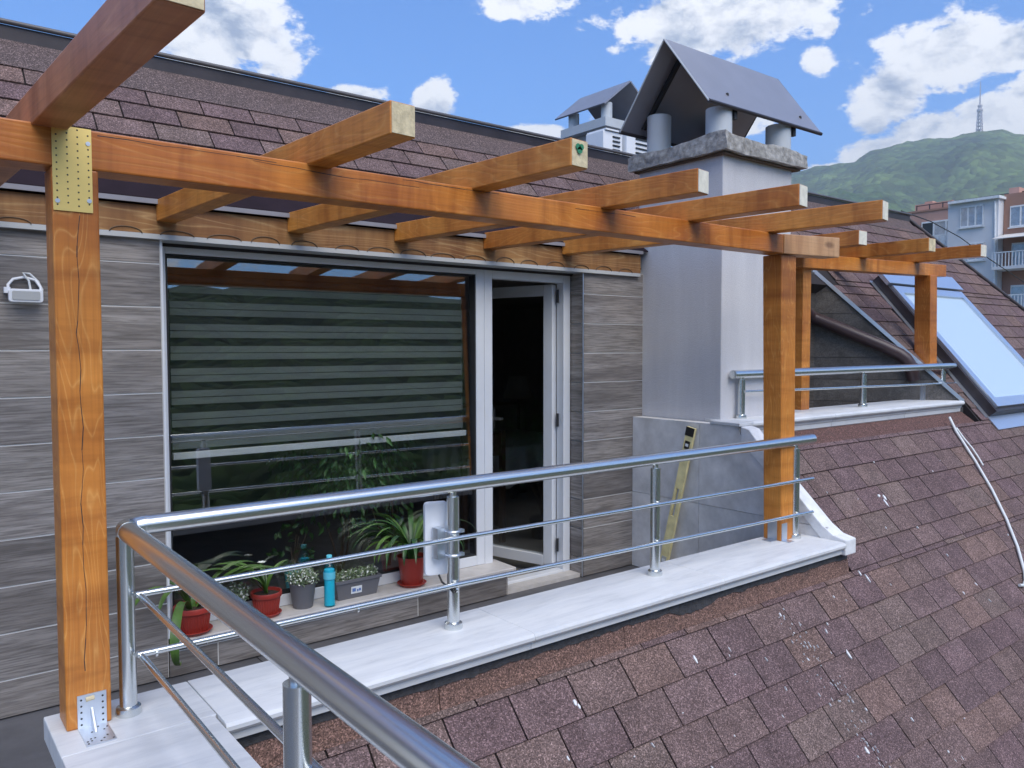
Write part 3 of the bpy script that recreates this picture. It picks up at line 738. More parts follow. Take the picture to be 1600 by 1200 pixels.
# ------------------------------------------------------------------ eave, fascia
MB().hexa([(-4, 1.335, 1.772), (3.76, 1.335, 1.772), (3.76, 1.70, rz(1.70)+.004), (-4, 1.70, rz(1.70)+.004), (-4, 1.335, 1.780), (3.76, 1.335, 1.780), (3.76, 1.70, rz(1.70)+.012), (-4, 1.70, rz(1.70)+.012)]).build('eave_sheet', 'brown_metal', house)
MB().box((-4, 1.375, 1.70), (3.70, 1.42, 1.771)).build('eave_board', 'brown_metal', house)
MB().box((-4, 1.325, 1.752), (3.70, 1.334, 1.774)).build('eave_lip', 'lip_grey', house)
MB().box((-4, 1.352, 1.596), (3.70, W+.16, 1.619)).build('header_trim', 'grey_pvc', house)

# ------------------------------------------------------------------ window, door, sill
WY = 1.50
sill = MB().prism([(1.325, -.289), (1.325, -.309), (1.56, -.311), (1.56, -.283), (1.33, -.286)], 0, .49, 2.545).build('window_sill', 'sill_stone', house, bevel=.003)
def frame_rect(mb, x0, x1, z0, z1, t, y0, y1, bottom=True, tt_=None):
    mb.box((x0, y0, z0), (x0+t, y1, z1)); mb.box((x1-t, y0, z0), (x1, y1, z1))
    mb.box((x0+t+.0005, y0+.0005, z1-(tt_ or t)), (x1-t-.0005, y1-.0005, z1-.0003))
    if bottom: mb.box((x0+t+.0005, y0+.0005, z0+.0003), (x1-t-.0005, y1-.0005, z0+t))
win = MB(); frame_rect(win, .470, 2.43, -.283, 1.5955, .062, WY, WY+.07, True, .045)
win = win.build('window', 'white_pvc', house, bevel=.004)
fi = MB(); frame_rect(fi, .533, 2.367, -.22, 1.5495, .008, WY+.006, WY+.066); fi.build('gasket', 'black_rubber', win)
MB().hexa([(.537, WY+.011, -.217), (2.363, WY+.011, -.217), (2.363, WY+.017, -.217), (.537, WY+.017, -.217), (.537, WY+.057, 1.548), (2.363, WY+.057, 1.548), (2.363, WY+.063, 1.548), (.537, WY+.063, 1.548)]).build('pane', 'glass', win)
dr = MB(); frame_rect(dr, 2.432, 3.162, -.47, 1.594, .062, WY, WY+.07, False); dr.box((2.496, WY+.001, -.475), (3.098, WY+.07, -.435))
dr = dr.build('door_frame', 'white_pvc', house, bevel=.004)
MB().box((2.53, 1.40, -.478), (3.165, WY-.001, -.452)).build('threshold', 'sill_stone', house)
# open leaf, swung inwards on its right-hand hinges
hg = Vector((3.085, 1.575, 0)); dv = Vector((-.27, .963, 0)).normalized(); nv = Vector((dv.y, -dv.x, 0))
def LP(u, n_, z): return hg+dv*u+nv*n_+Vector((0, 0, z))
def lbox(mb, u0, u1, n0, n1, z0, z1):
    mb.hexa([LP(u0, n0, z0), LP(u1, n0, z0), LP(u1, n1, z0), LP(u0, n1, z0), LP(u0, n0, z1), LP(u1, n0, z1), LP(u1, n1, z1), LP(u0, n1, z1)])
lf = MB(); LW = .64; za, zb = -.43, 1.525; tt = .075
lbox(lf, 0, tt, -.03, .03, za, zb); lbox(lf, LW-tt, LW, -.03, .03, za, zb); lbox(lf, tt+.0005, LW-tt-.0005, -.0295, .0295, za+.0003, za+tt); lbox(lf, tt+.0005, LW-tt-.0005, -.0295, .0295, zb-tt, zb-.0003)
lf = lf.build('door', 'white_pvc', house, bevel=.004)
mb = MB(); lbox(mb, tt, LW-tt, -.006, .006, za+tt, zb-tt); mb.build('pane', 'glass', lf)
mb = MB(); lbox(mb, LW-.06, LW-.03, -.06, -.031, .50, .64); lbox(mb, LW-.13, LW-.03, -.075, -.061, .56, .58); mb.build('handle', 'white_plastic', lf)
for zz in (-.32, .55, 1.40):
    MB().tube([(3.092, 1.553, zz), (3.092, 1.553, zz+.09)], .009, 8).build('hinge', 'black_rubber', lf)
# room behind the glass
rm = MB(); X0, X1, Y0, Y1, ZA, ZB = -.4, 6.2, 1.64, 6.2, -.50, 1.60
rm.box((X0, Y0, ZA-.05), (X1, Y1, ZA)); rm.box((X0, Y0, ZB), (X1, Y1, ZB+.03)); rm.box((X0-.05, Y0, ZA), (X0, Y1, ZB)); rm.box((X1, Y0, ZA), (X1+.05, Y1, ZB)); rm.box((X0, Y1, ZA), (X1, Y1+.05, ZB))
rm.box((X0, 1.60, ZA), (.47, 1.639, ZB)); rm.box((3.2, 1.60, ZA), (X1, 1.639, ZB)); rm.build('room_shell', 'room_wall', house)

# ------------------------------------------------------------------ chimney with metal hood
ch = MB().box((3.766, .70, -.45), (4.55, 1.43, 2.352)).build('chimney', 'plaster', house, bevel=.006)
mb = MB(); random.seed(3)
nx, ny, nz = 22, 20, 5
bm = bmesh.new(); bmesh.ops.create_cube(bm, size=1.); bmesh.ops.subdivide_edges(bm, edges=bm.edges, cuts=13, use_grid_fill=True)
hl = root_loc(house)
for v in bm.verts:
    p = Vector((4.17+v.co.x*.94, 1.058+v.co.y*.85, 2.404+v.co.z*.098))
    d = noise.noise_vector(p*6)*.016+noise.noise_vector(p*19)*.009
    if v.co.z > 0: d.z += .012*noise.noise(p*4)+.02*max(0, 1-((p.x-3.75)**2+(p.y-.68)**2)*18)
    else: d.z = d.z*.6
    v.co = p+d-hl
me = bpy.data.meshes.new('chimney_cap'); bm.to_mesh(me); bm.free(); me.materials.append(MAT['concrete'])
o = bpy.data.objects.new('chimney_cap', me); C.objects.link(o); o.parent = ch; o['label'] = 'rough crumbling concrete cap slab'
MB().box((3.735, .665, 2.340), (4.60, 1.45, 2.3515)).build('formwork_board', 'stem', ch)
ax, az_ = Vector((0, 1.146, 3.19)), None
def pane_hood(y0, z0, name):
    a = Vector((0, 1.076, 3.149)); b_ = Vector((0, y0, z0)); d = (b_-a).normalized(); nrm = Vector((0, -d.z, d.y)) if d.y < 0 else Vector((0, d.z, -d.y))
    if nrm.z < 0: nrm = -nrm
    a2, b2 = a+nrm*.008, b_+nrm*.008
    xa, xb = 3.62, 4.92
    pts = [(xa, a.y, a.z), (xb, a.y, a.z), (xb, b_.y, b_.z), (xa, b_.y, b_.z), (xa, a2.y, a2.z), (xb, a2.y, a2.z), (xb, b2.y, b2.z), (xa, b2.y, b2.z)]
    o = MB().hexa(pts).build(name, 'hood_metal', ch)
    MB().tube([(xa-.003, b_.y, b_.z), (xb+.003, b_.y, b_.z)], .013, 8).build('rolled_edge', 'dark_metal', o, smooth=50)
    for x in (xa-.002, xb+.002): MB().tube([(x, a.y, a.z+.004), (x, b_.y, b_.z)], .006, 6).build('edge_trim', 'dark_metal' if x > 4 else 'pipe_grey', o)
    return o
fp = pane_hood(.702, 2.66, 'hood_panel'); pane_hood(1.48, 2.622, 'hood_panel')
for x, f_ in ((3.90, .80), (4.76, .80)):
    y = 1.076+(.702-1.076)*f_; zz = 3.149+(2.66-3.149)*f_
    MB().lathe([(.012, 0), (.010, .014), (.004, .018)], (x, y-.003, zz+.004), 8).build('bolt', 'black_rubber', fp)
mb = MB(); mb.hexa([(3.80, 1.07, 3.08), (3.825, 1.07, 3.08), (3.825, 1.42, 2.655), (3.80, 1.42, 2.655), (3.80, 1.08, 3.12), (3.825, 1.08, 3.12), (3.825, 1.445, 2.668), (3.80, 1.445, 2.668)]); mb.build('hood_brace', 'black_rubber', ch)
for x, y, r_, zt in ((3.845, 1.315, .085, 2.735), (3.855, .805, .086, 2.672), (4.535, .805, .088, 2.672), (4.50, 1.30, .085, 2.72)):
    MB().lathe([(r_, 2.43), (r_, zt-.004), (r_-.006, zt), (r_-.012, zt), (r_-.012, zt-.05)], (x, y, 0), 28).build('flue_pipe', 'pipe_grey', ch, smooth=40)
for x, y in ((3.925, .735), (4.61, .735)): MB().box((x-.015, y-.015, 2.60), (x+.015, y+.015, 2.675)).build('rubber_mount', 'black_rubber', ch)

# ------------------------------------------------------------------ skylight
sk = thing('x', 'x', 'x') if False else None
def rbox(mb, x0, x1, s0, s1, n0, n1):
    mb.hexa([rp(x0, s0, n0), rp(x1, s0, n0), rp(x1, s1, n0), rp(x0, s1, n0), rp(x0, s0, n1), rp(x1, s0, n1), rp(x1, s1, n1), rp(x0, s1, n1)])
def sof(y): return (y+.25)/CA
sx0, sx1, ss0, ss1 = 7.14, 8.74, sof(.375), sof(1.46)
mb = MB(); rbox(mb, sx0, sx0+.10, ss0, ss1, 0, .10); rbox(mb, sx1-.10, sx1, ss0, ss1, 0, .10); rbox(mb, sx0+.1005, sx1-.1005, ss0+.001, ss0+.10, 0, .0995); rbox(mb, sx0+.1005, sx1-.1005, ss1-.10, ss1-.001, 0, .0995)
skl = mb.build('skylight', 'dark_metal', house)
mb = MB(); e = .035
rbox(mb, sx0+e, sx0+.13, ss0+e, ss1-.16, .101, .125); rbox(mb, sx1-.13, sx1-e, ss0+e, ss1-.16, .101, .125); rbox(mb, sx0+.1305, sx1-.1305, ss0+e, ss0+.13, .101, .1245); rbox(mb, sx0+.1305, sx1-.1305, ss1-.25, ss1-.16, .101, .1245)
mb.build('sash', 'zinc', skl)
mb = MB(); rbox(mb, sx0-.02, sx1+.02, ss1-.14, ss1+.05, .101, .14); mb.build('top_cover', 'zinc', skl)
mb = MB(); rbox(mb, sx0+.125, sx1-.125, ss0+.125, ss1-.245, .085, .105); mb.build('pane', 'skylight_glass', skl)
mb = MB(); rbox(mb, sx0-.03, sx1+.03, ss0-.14, ss0-.001, .012, .022); rbox(mb, sx0-.06, sx0-.001, ss0, ss1, .012, .02); rbox(mb, sx1+.001, sx1+.06, ss0, ss1, .012, .02); mb.build('apron', 'zinc', skl)

# ------------------------------------------------------------------ pergolas
def beam_quad(mb, A0, A1, w_, h_):   # timber from A0 to A1 (lower-left edge), width to +x, height up
    A0, A1 = Vector(A0), Vector(A1); d = (A1-A0).normalized(); side = Vector((d.y, -d.x, 0)).normalized()
    if side.x < 0: side = -side
    u = Vector((0, 0, h_)); s_ = side*w_
    mb.hexa([A0, A0+s_, A1+s_, A1, A0+u, A0+s_+u, A1+s_+u, A1+u])
pg = thing('pergola', 'orange stained timber pergola over the front terrace with six rafters', 'pergola', (-.105, .04, 0))
MB().box((-.168, -.020, 0), (-.050, .095, 1.600)).build('post', 'wood_z', pg, bevel=.005)
MB().hexa([(3.40, .0, 0), (3.528, .0, 0), (3.528, .115, 0), (3.40, .115, 0), (3.365, .0, 1.608), (3.51, .0, 1.608), (3.51, .12, 1.608), (3.365, .12, 1.608)]).build('post', 'wood_z', pg, bevel=.005)
def crack(par, pts, y, w_=.0011):
    mb = MB()
    for (x0, z0), (x1, z1) in zip(pts, pts[1:]):
        d = Vector((x1-x0, 0, z1-z0)).normalized(); n_ = Vector((-d.z, 0, d.x))*w_*random.uniform(.6, 1.3)
        p, q_ = Vector((x0, y, z0)), Vector((x1, y, z1)); b2 = Vector((0, .004, 0))
        mb.hexa([p-n_+b2, q_-n_+b2, q_+n_+b2, p+n_+b2, p-n_, q_-n_, q_+n_, p+n_])
    return mb.build('crack', 'black_rubber', par)
post0 = [o for o in pg.children if o.name.startswith('post')][0]
random.seed(4)
zz = 1.47; xx = -.100; pts = []
while zz > .16:
    pts.append((xx, zz)); zz -= random.uniform(.03, .07); xx += random.uniform(-.006, .0062)
crack(post0, pts, -.0204, .0010)
bmz = (1.601, 1.712)
MB().hexa([(-1.9, -.02, 1.597), (3.355, -.02, 1.6085), (3.355, .09, 1.6085), (-1.9, .09, 1.597), (-1.9, -.02, 1.712), (3.355, -.02, 1.7135), (3.355, .09, 1.7135), (-1.9, .09, 1.712)]).build('beam', 'wood_x', pg, bevel=.005)
bm0 = [o for o in pg.children if o.name.startswith('beam')][0]
for x0, x1, z0 in ((-.05, .52, 1.700), (.40, 1.05, 1.694), (.95, 1.45, 1.703), (1.8, 2.2, 1.69)):
    pts = []; xx = x0; zz = z0
    while xx < x1: pts.append((xx, zz)); xx += random.uniform(.04, .09); zz += random.uniform(-.0035, .0030)
    crack(bm0, pts, -.0204, .0009)
MB().hexa([(3.357, -.021, 1.6085), (3.93, -.021, 1.626), (3.93, .09, 1.626), (3.357, .09, 1.6085), (3.357, -.021, 1.716), (3.93, -.021, 1.742), (3.93, .09, 1.742), (3.357, .09, 1.716)]).build('beam_extension', 'wood_blond', pg, bevel=.004)
RAF = [((-.30, 1.35, 1.690), (-.150, -1.03, 1.7145), 'wood_red'), ((.456, 1.35, 1.677), (.627, -.499, 1.7165), 'wood_y'), ((1.083, 1.35, 1.682), (1.319, -.516, 1.7165), 'wood_y'),
       ((1.701, 1.35, 1.685), (2.036, -.483, 1.7165), 'wood_y'), ((2.314, 1.35, 1.688), (2.634, -.56, 1.717), 'wood_y'), ((2.95, 1.35, 1.70), (3.311, -.589, 1.718), 'wood_y')]
for i, (a, b_, mt_) in enumerate(RAF):
    mb = MB(); beam_quad(mb, a, b_, .090, .097); r_ = mb.build('rafter', mt_, pg, bevel=.004)
    a, b_ = Vector(a), Vector(b_); d = (b_-a).normalized(); mb = MB(); off = Vector((.004, 0, .004))
    beam_quad(mb, b_+off, b_+off+d*.0025, .082, .089); mb.build('cut_end', 'wood_end' if i < 3 else 'wood_end_white', r_)
    if i == 2:
        c0 = b_+d*.003+Vector((.038, 0, .065))
        for dx, dz, rr in ((-.008, .004, .011), (.008, .004, .011), (0, -.008, .012)):
            mb = MB(); mb.tube([c0+Vector((dx, 0, dz)), c0+Vector((dx, -.0015, dz))], rr, 10); mb.build('paint_mark', 'green_paint', r_)
# fascia ledger with scalloped lower edge
mb = MB(); pts_t = []; n = 560; x0, x1 = -2.0, 3.70
per = .215
top = []; bot = []
for i in range(n+1):
    x = x0+(x1-x0)*i/n; ph = (x/per) % 1.; zb_ = 1.6195+(.0*math.sqrt(max(0, 1-((ph-.5)/.34)**2)) if abs(ph-.5) < .34 else 0)
    bot.append((x, zb_)); top.append((x, 1.745))
vs = [(x, 1.352, z) for x, z in bot]+[(x, 1.352, z) for x, z in top]+[(x, 1.384, z) for x, z in bot]+[(x, 1.384, z) for x, z in top]
q = n+1; fs = []
for i in range(n):
    fs += [(i, i+1, q+i+1, q+i), (2*q+i, 3*q+i, 3*q+i+1, 2*q+i+1), (i, 2*q+i, 2*q+i+1, i+1), (q+i, q+i+1, 3*q+i+1, 3*q+i)]
mb.add(vs, fs); led = mb.build('ledger', 'wood_pale', pg)
k = math.ceil(x0/per)
while (k+1)*per < x1:      # raised half-round mouldings along the scallops
    c0 = (k+.5)*per+random.uniform(-.02, .02); arc = []; ra_, rb_ = random.uniform(.065, .085), random.uniform(.022, .034)
    for j in range(11):
        a = math.pi*j/10; arc.append((c0-math.cos(a)*ra_, 1.350, 1.617+math.sin(a)*rb_))
    MB().tube(arc, .0024, 6).build('scallop_moulding', 'stem', led, smooth=60); k += 1
def perforated(name, par, mat, y, x0, x1, z0, z1, holes, r_, t_=.0025):
    p = MB().box((x0, y-t_, z0), (x1, y, z1)).build(name, mat, par)
    for hx, hz in holes:
        MB().tube([(hx, y-t_-.0004, hz), (hx, y-t_+.001, hz)], r_, 8).build('hole', 'black_rubber', p)
    return p
hl_ = []
for c_ in range(4):
    for k in range(12):
        zz = 1.706-.0192*k-(.012 if c_ % 2 else 0)
        if zz > 1.484: hl_.append((-.155+.0265*c_, zz))
pl = perforated('joint_plate', pg, 'brass', -.0215, -.1655, -.0665, 1.479, 1.713, hl_, .0024)
for hx, hz in ((-.0755, 1.672), (-.155, 1.505), (-.0755, 1.512)): MB().tube([(hx, -.0235, hz), (hx, -.0262, hz)], .0062, 10).build('screw', 'zinc', pl)
br = perforated('post_bracket', pg, 'zinc', -.0205, -.140, -.064, .002, .098, [(-.13+.0+x, .012+z) for x in (0, .056) for z in (.0, .018, .036, .054, .072)], .003, .003)
MB().box((-.140, -.150, .0005), (-.064, -.021, .0035)).build('foot_plate', 'zinc', br)
for i in range(14):
    hx, hy = -.133+.0105*(i % 7), -.14+.014*(i % 3)+(.07 if i > 8 else 0); MB().tube([(hx, hy, .0030), (hx, hy, .0042)], .0028, 8).build('hole', 'black_rubber', br)
MB().tube([(-.118, -.0240, .083), (-.096, -.0240, .085)], .0065, 10).build('slot', 'wood_end', br)
MB().prism([(-.022, .003), (-.022, .058), (-.078, .003)], 0, -.106, -.098).build('gusset', 'zinc', br, bevel=.002)
br2 = MB(); br2.box((3.395, .025, .001), (3.3985, .085, .115)); br2.box((3.34, .025, .001), (3.3945, .085, .004)); br2.box((3.402, -.004, .001), (3.452, -.0005, .10)); br2.box((3.402, -.05, .0012), (3.452, -.0045, .0042)); br2.build('post_bracket', 'zinc', pg)

pg2 = thing('pergola', 'smaller orange timber pergola over the upper terrace beside the skylight', 'pergola', (4.93, .85, Z2))
MB().box((4.876, .80, Z2), (4.985, .91, 1.69)).build('post', 'wood_z', pg2, bevel=.004)
MB().hexa([(6.80, .72, Z2), (6.935, .72, Z2), (6.935, .86, Z2), (6.80, .86, Z2), (6.80, .74, 1.735), (6.935, .74, 1.735), (6.935, .88, 1.735), (6.80, .88, 1.735)]).build('post', 'wood_z', pg2, bevel=.004)
MB().hexa([(4.80, .755, 1.681), (7.15, .755, 1.737), (7.15, .87, 1.737), (4.80, .87, 1.681), (4.80, .755, 1.785), (7.15, .755, 1.845), (7.15, .87, 1.845), (4.80, .87, 1.785)]).build('beam', 'wood_x', pg2, bevel=.004)
for x, y, z, mt_ in ((4.72, .29, 1.795, 'wood_end_white'), (5.60, .22, 1.808, 'wood_end'), (6.52, .22, 1.832, 'wood_end_white')):
    mb = MB(); beam_quad(mb, (x, 1.5, z), (x, y, z), .11, .10); r_ = mb.build('rafter', 'wood_y' if x < 6 else 'wood_y', pg2, bevel=.004)
    mb = MB(); beam_quad(mb, (x+.004, y, z+.004), (x+.004, y-.003, z+.004), .102, .092); mb.build('cut_end', mt_, r_)
MB().box((6.73, .74, Z2+.001), (6.797, .83, Z2+.13)).build('post_bracket', 'zinc', pg2)

# ------------------------------------------------------------------ railings
RH = .5594; RR = .029; PR = .0245
rl = thing('terrace_railing', 'stainless steel railing of the front terrace turning the corner towards the camera', 'railing', (0, 0, 0))
MB().tube([(.052, 0, RH+.004), (3.703, 0, RH)], RR, 28).build('handrail', 'steel', rl, smooth=40)
MB().tube([(0, -.052, RH), (0, -1.25, RH-.004), (0, -2.6, RH-.01)], RR, 28).build('handrail', 'steel', rl, smooth=40)
arc = [(0, -.054, RH)]+[(.03-.03*math.cos(a), -.03+.03*math.sin(a), RH+.002) for a in (0, .4, .8, 1.2, 1.57)]+[(.054, 0, RH+.004)]
MB().tube(arc, RR+.0012, 28).build('elbow', 'steel', rl, smooth=40)
MB().tube([(.056, 0, RH+.004), (.062, 0, RH+.004)], RR+.0022, 28).build('collar', 'steel', rl, smooth=40)
def rail_post(par, x, y, z0, z1, r_):
    p = MB().tube([(x, y, z0), (x, y, z1)], r_, 24).build('post', 'steel', par, smooth=40)
    MB().lathe([(r_+.011, 0), (r_+.012, .006), (r_+.010, .022), (r_+.001, .028)], (x, y, z0), 24).build('flange', 'steel', p, smooth=40)
    MB().lathe([(r_*.55, 0), (r_*.55, .03)], (x, y, z1-.001), 16).build('saddle', 'steel', p, smooth=40)
for x in (0, 1.1745, 2.3438, 3.5319): rail_post(rl, x, 0, 0, RH-.042 if x > 0 else RH-.02, PR)
for y in (-1.255, -2.5): rail_post(rl, 0, y, 0, RH-.045, PR)
for za_, zb_ in ((.361, .335), (.180, .140)):
    MB().tube([(.02, -.034, za_+.004), (1.17, -.034, za_+.0), (3.66, -.034, zb_)], .0095, 12).build('crossbar', 'steel', rl, smooth=40)
    MB().tube([(0.032, -.02, za_), (0.032, -1.25, za_-.01), (.032, -2.6, za_-.014)], .0095, 12).build('crossbar', 'steel', rl, smooth=40)
    MB().tube([(.02, -.034, za_+.004), (.026, -.032, za_+.003), (.031, -.027, za_+.001), (.032, -.018, za_)], .0098, 12).build('bar_elbow', 'steel', rl, smooth=40)
for x, z in ((.07, .178), (.74, .172), (1.16, .161)):
    MB().tube([(x, -.034, z), (x+.006, -.034, z)], .0115, 12).build('bar_joint', 'steel', rl, smooth=40)
rl2 = thing('terrace_railing', 'short stainless steel railing on the upper terrace behind the right post', 'railing', (5.5, .66, Z2))
MB().tube([(3.84, .66, .915), (7.12, .66, .920)], RR, 24).build('handrail', 'steel', rl2, smooth=40)
for x in (3.935, 5.516, 6.904): rail_post(rl2, x, .66, Z2, .88, PR)
MB().tube([(3.93, .63, .80), (7.12, .63, .765)], .009, 10).build('crossbar', 'steel', rl2, smooth=40)

# ------------------------------------------------------------------ things on the terrace
an = thing('panel_antenna', 'flat white panel antenna clamped to the middle railing post', 'antenna', (1.13, .04, .2))
pts = []
def rrect(x0, x1, z0, z1, r_):
    o_ = []
    for cx_, cz_, a0 in ((x1-r_, z1-r_, 0), (x0+r_, z1-r_, 90), (x0+r_, z0+r_, 180), (x1-r_, z0+r_, 270)):
        for k in range(5):
            a = R_(a0+22.5*k); o_.append((cx_+r_*math.cos(a), cz_+r_*math.sin(a)))
    return o_
pn = MB(); ang = R_(-18)
poly = rrect(-.048, .048, .20, .49, .016); vs = []
for t_ in (.0, .030):
    for x, z in poly:
        xx, yy = x, t_; vs.append((1.140+xx*math.cos(ang)-yy*math.sin(ang), .062+xx*math.sin(ang)+yy*math.cos(ang), z))
n = len(poly); pn.add(vs, [tuple(range(n))[::-1], tuple(range(n, 2*n))]+[(i, (i+1) % n, n+(i+1) % n, n+i) for i in range(n)])
pn.build('panel', 'white_plastic', an, bevel=.005)
for zz in (.290, .382):
    MB().tube([(1.1745+math.cos(a)*.028, math.sin(a)*.028, zz) for a in [2*math.pi*k/20 for k in range(21)]], .005, 8, False).build('clamp', 'zinc', an, smooth=40)
    MB().box((1.195, -.02, zz-.006), (1.215, .0, zz+.006)).build('clamp_screw', 'zinc', an)
MB().box((1.115, .018, .275), (1.150, .058, .395)).build('bracket', 'zinc', an)
MB().tube([(1.14, .05, .205), (1.142, .03, .18), (1.15, -.01, .165), (1.155, -.034, .15)], .004, 8).build('cable', 'black_rubber', an)

fd = thing('floodlight', 'white LED floodlight with looped cable on the left tiled wall', 'lamp', (-.07, 1.34, 1.31))
mb = MB(); poly = rrect(-.133, -.008, 1.287, 1.342, .012)
mb.prism([(x, z) for x, z in poly], 1, 1.318, 1.345); mb.build('housing', 'white_plastic', fd, bevel=.003)
mb = MB(); mb.prism(rrect(-.121, -.020, 1.297, 1.333, .006), 1, 1.3145, 1.3175); mb.build('lens', 'grey_pvc', fd)
mb = MB(); mb.tube([(-.128, 1.35, 1.325), (-.13, 1.362, 1.36), (-.11, 1.37, 1.385), (-.07, 1.372, 1.395), (-.03, 1.37, 1.385), (-.012, 1.362, 1.355), (-.012, 1.35, 1.325)], .006, 8); mb.build('yoke', 'white_plastic', fd, smooth=50)
mb = MB(); mb.tube([(-.05, 1.35, 1.34), (-.055, 1.355, 1.38), (-.075, 1.36, 1.412), (-.05, 1.365, 1.41), (-.02, 1.37, 1.38), (-.005, 1.365, 1.345), (-.01, 1.35, 1.32)], .0045, 8); mb.build('cable', 'cable_white', fd, smooth=50)
MB().box((-.145, 1.35, 1.325), (-.122, W-.001, 1.35)).build('wall_mount', 'white_plastic', fd)

# spirit level leaning on the cheek wall
lv = thing('spirit_level', 'yellow spirit level leaning against the grey tiled side wall', 'spirit level', (3.60, 1.02, FLZ))
P0, P1 = Vector((3.585, 1.035, FLZ)), Vector((3.648, .832, .565)); ld = (P1-P0).normalized(); sv = Vector((0, ld.z, -ld.y)).normalized(); tv = ld.cross(sv).normalized()
if tv.x > 0: tv = -tv
def lvbox(mb, a, b_, s0, s1, t0, t1):
    f_ = lambda l, s_, t_: P0+ld*l+sv*s_+tv*t_
    mb.hexa([f_(a, s0, t0), f_(a, s1, t0), f_(a, s1, t1), f_(a, s0, t1), f_(b_, s0, t0), f_(b_, s1, t0), f_(b_, s1, t1), f_(b_, s0, t1)])
LL = (P1-P0).length; mb = MB(); lvbox(mb, 0, LL*.42, -.034, .034, 0, .021); lvbox(mb, LL*.4202, LL*.60, -.034, -.008, .0001, .0209); lvbox(mb, LL*.4202, LL*.60, .018, .034, .0001, .0209); lvbox(mb, LL*.6002, LL, -.034, .034, 0, .021)
mb.build('body', 'yellow_level', lv, bevel=.002)
for a in (.10, .86):
    mb = MB(); lvbox(mb, LL*a, LL*a+.055, -.020, .020, .0212, .024); mb.build('vial_block', 'level_black' if a > .5 else 'grey_pvc', lv)
    mb = MB(); lvbox(mb, LL*a+.018, LL*a+.037, -.012, .012, .0242, .026); mb.build('vial', 'label_white', lv)
mb = MB(); lvbox(mb, LL-.06, LL-.002, -.0345, .0345, .0213, .0235); mb.build('end_cap', 'level_black', lv)

# roof cable and overhead wire
cb = [(6.40, .40, None), (6.32, .312, 0), (6.232, .125, 0), (6.132, -.035, 0), (5.988, -.195, 0), (5.829, -.328, 0), (5.649, -.439, 0), (5.572, -.471, 0), (5.50, -.485, 0), (5.453, -.477, 0)]
def on_roof(x, y, n_): s = sof(y); return rp(x, s, n_)
ct = thing('roof_cable', 'white cable running down the shingles right of the upper terrace', 'cable', (6.3, .3, .4))
MB().tube([on_roof(x, y, .026) for x, y, _ in cb], .0105, 10).build('cable', 'cable_white', ct, smooth=50)
MB().tube([on_roof(x, y, .03) for x, y in ((6.36, .33), (6.34, .26), (6.345, .20), (6.32, .14), (6.29, .095))], .007, 8).build('cable_end', 'cable_white', ct, smooth=50)
wp = [Vector(p) for p in ([10.57, 2.84, 2.97], [13.91, 3.94, 3.28], [19.62, 5.83, 3.69], [27.33, 8.15, 3.91], [41.87, 12.17, 4.13], [54.6, 15.19, 3.83])]
tag(MB().tube(wp, [.008, .009, .012, .016, .022, .03], 6).build('overhead_wire', 'black_rubber'), 'black overhead wire from the roof ridge to the white block', 'wire')

# ------------------------------------------------------------------ plants and pots on the sill
def strap(mb, base, yaw, ln, wd, rise, droop, n=10):
    d = Vector((math.cos(yaw), math.sin(yaw), 0)); sd_ = Vector((-d.y, d.x, 0)); p = Vector(base); a = rise; vs = []
    for i in range(n+1):
        t_ = i/n; w_ = wd*(.55+.9*t_ if t_ < .5 else (1.0 if t_ < .6 else 1.0-((t_-.6)/.4)**1.6))*.5
        up_ = Vector((-d.x*math.sin(a), -d.y*math.sin(a), math.cos(a)))
        vs += [p-sd_*w_+up_*w_*.35, p, p+sd_*w_+up_*w_*.35]
        p = p+(d*math.cos(a)+Vector((0, 0, 1))*math.sin(a))*(ln/n); a -= droop/n*(.5+t_*1.2)
    mb.add(vs, [(3*i+k, 3*i+k+1, 3*i+k+4, 3*i+k+3) for i in range(n) for k in (0, 1)])
def leaf(mb, p, d, ln, wd, nrm):
    d = d.normalized(); s_ = d.cross(nrm).normalized(); nrm = s_.cross(d)
    mb.add([p, p+d*ln*.45+s_*wd*.5+nrm*wd*.12, p+d*ln-nrm*ln*.12, p+d*ln*.45-s_*wd*.5+nrm*wd*.12, p+d*ln*.5-nrm*wd*.06], [(0, 1, 4), (1, 2, 4), (2, 3, 4), (3, 0, 4)])
def rv(): return Vector((random.gauss(0, 1), random.gauss(0, 1), random.gauss(0, 1))).normalized()
SZ = -.2855
def pot(par, x, y, r_, h_, mat, saucer=True, rim=True, z=SZ):
    z0 = z+(.008 if saucer else 0)
    if saucer: MB().lathe([(r_*.80, 0), (r_*.98, .016), (r_*1.02, .018), (r_*.98, .02), (r_*.80, .008)], (x, y, z), 28).build('saucer', mat, par, smooth=40)
    pf = [(r_*.70, 0), (r_*.74, .006), (r_*.92, h_*.78)]
    pf += [(r_*1.02, h_*.79), (r_*1.04, h_*.81), (r_*1.04, h_*.97), (r_*1.02, h_), (r_*.95, h_), (r_*.92, h_*.85)] if rim else [(r_, h_*.98), (r_*1.02, h_), (r_*.96, h_), (r_*.94, h_*.88)]
    p_ = MB().lathe(pf, (x, y, z0), 32, cap=False); p_.build('pot', mat, par, smooth=35)
    if rim:
        rb = MB()
        for k in range(32):
            a = 2*math.pi*k/32; c_, s_ = math.cos(a), math.sin(a)
            rb.tube([(x+c_*r_*.76, y+s_*r_*.76, z0+h_*.06), (x+c_*r_*.905, y+s_*r_*.905, z0+h_*.70)], .0022, 5)
        rb.build('ribs', mat, par, smooth=60)
    MB().lathe([(r_*.93, h_*.86), (r_*.5, h_*.89), (.001, h_*.90)], (x, y, z0), 20, cap=False).build('soil', 'soil', par)
    return z0+h_*.88
random.seed(21)
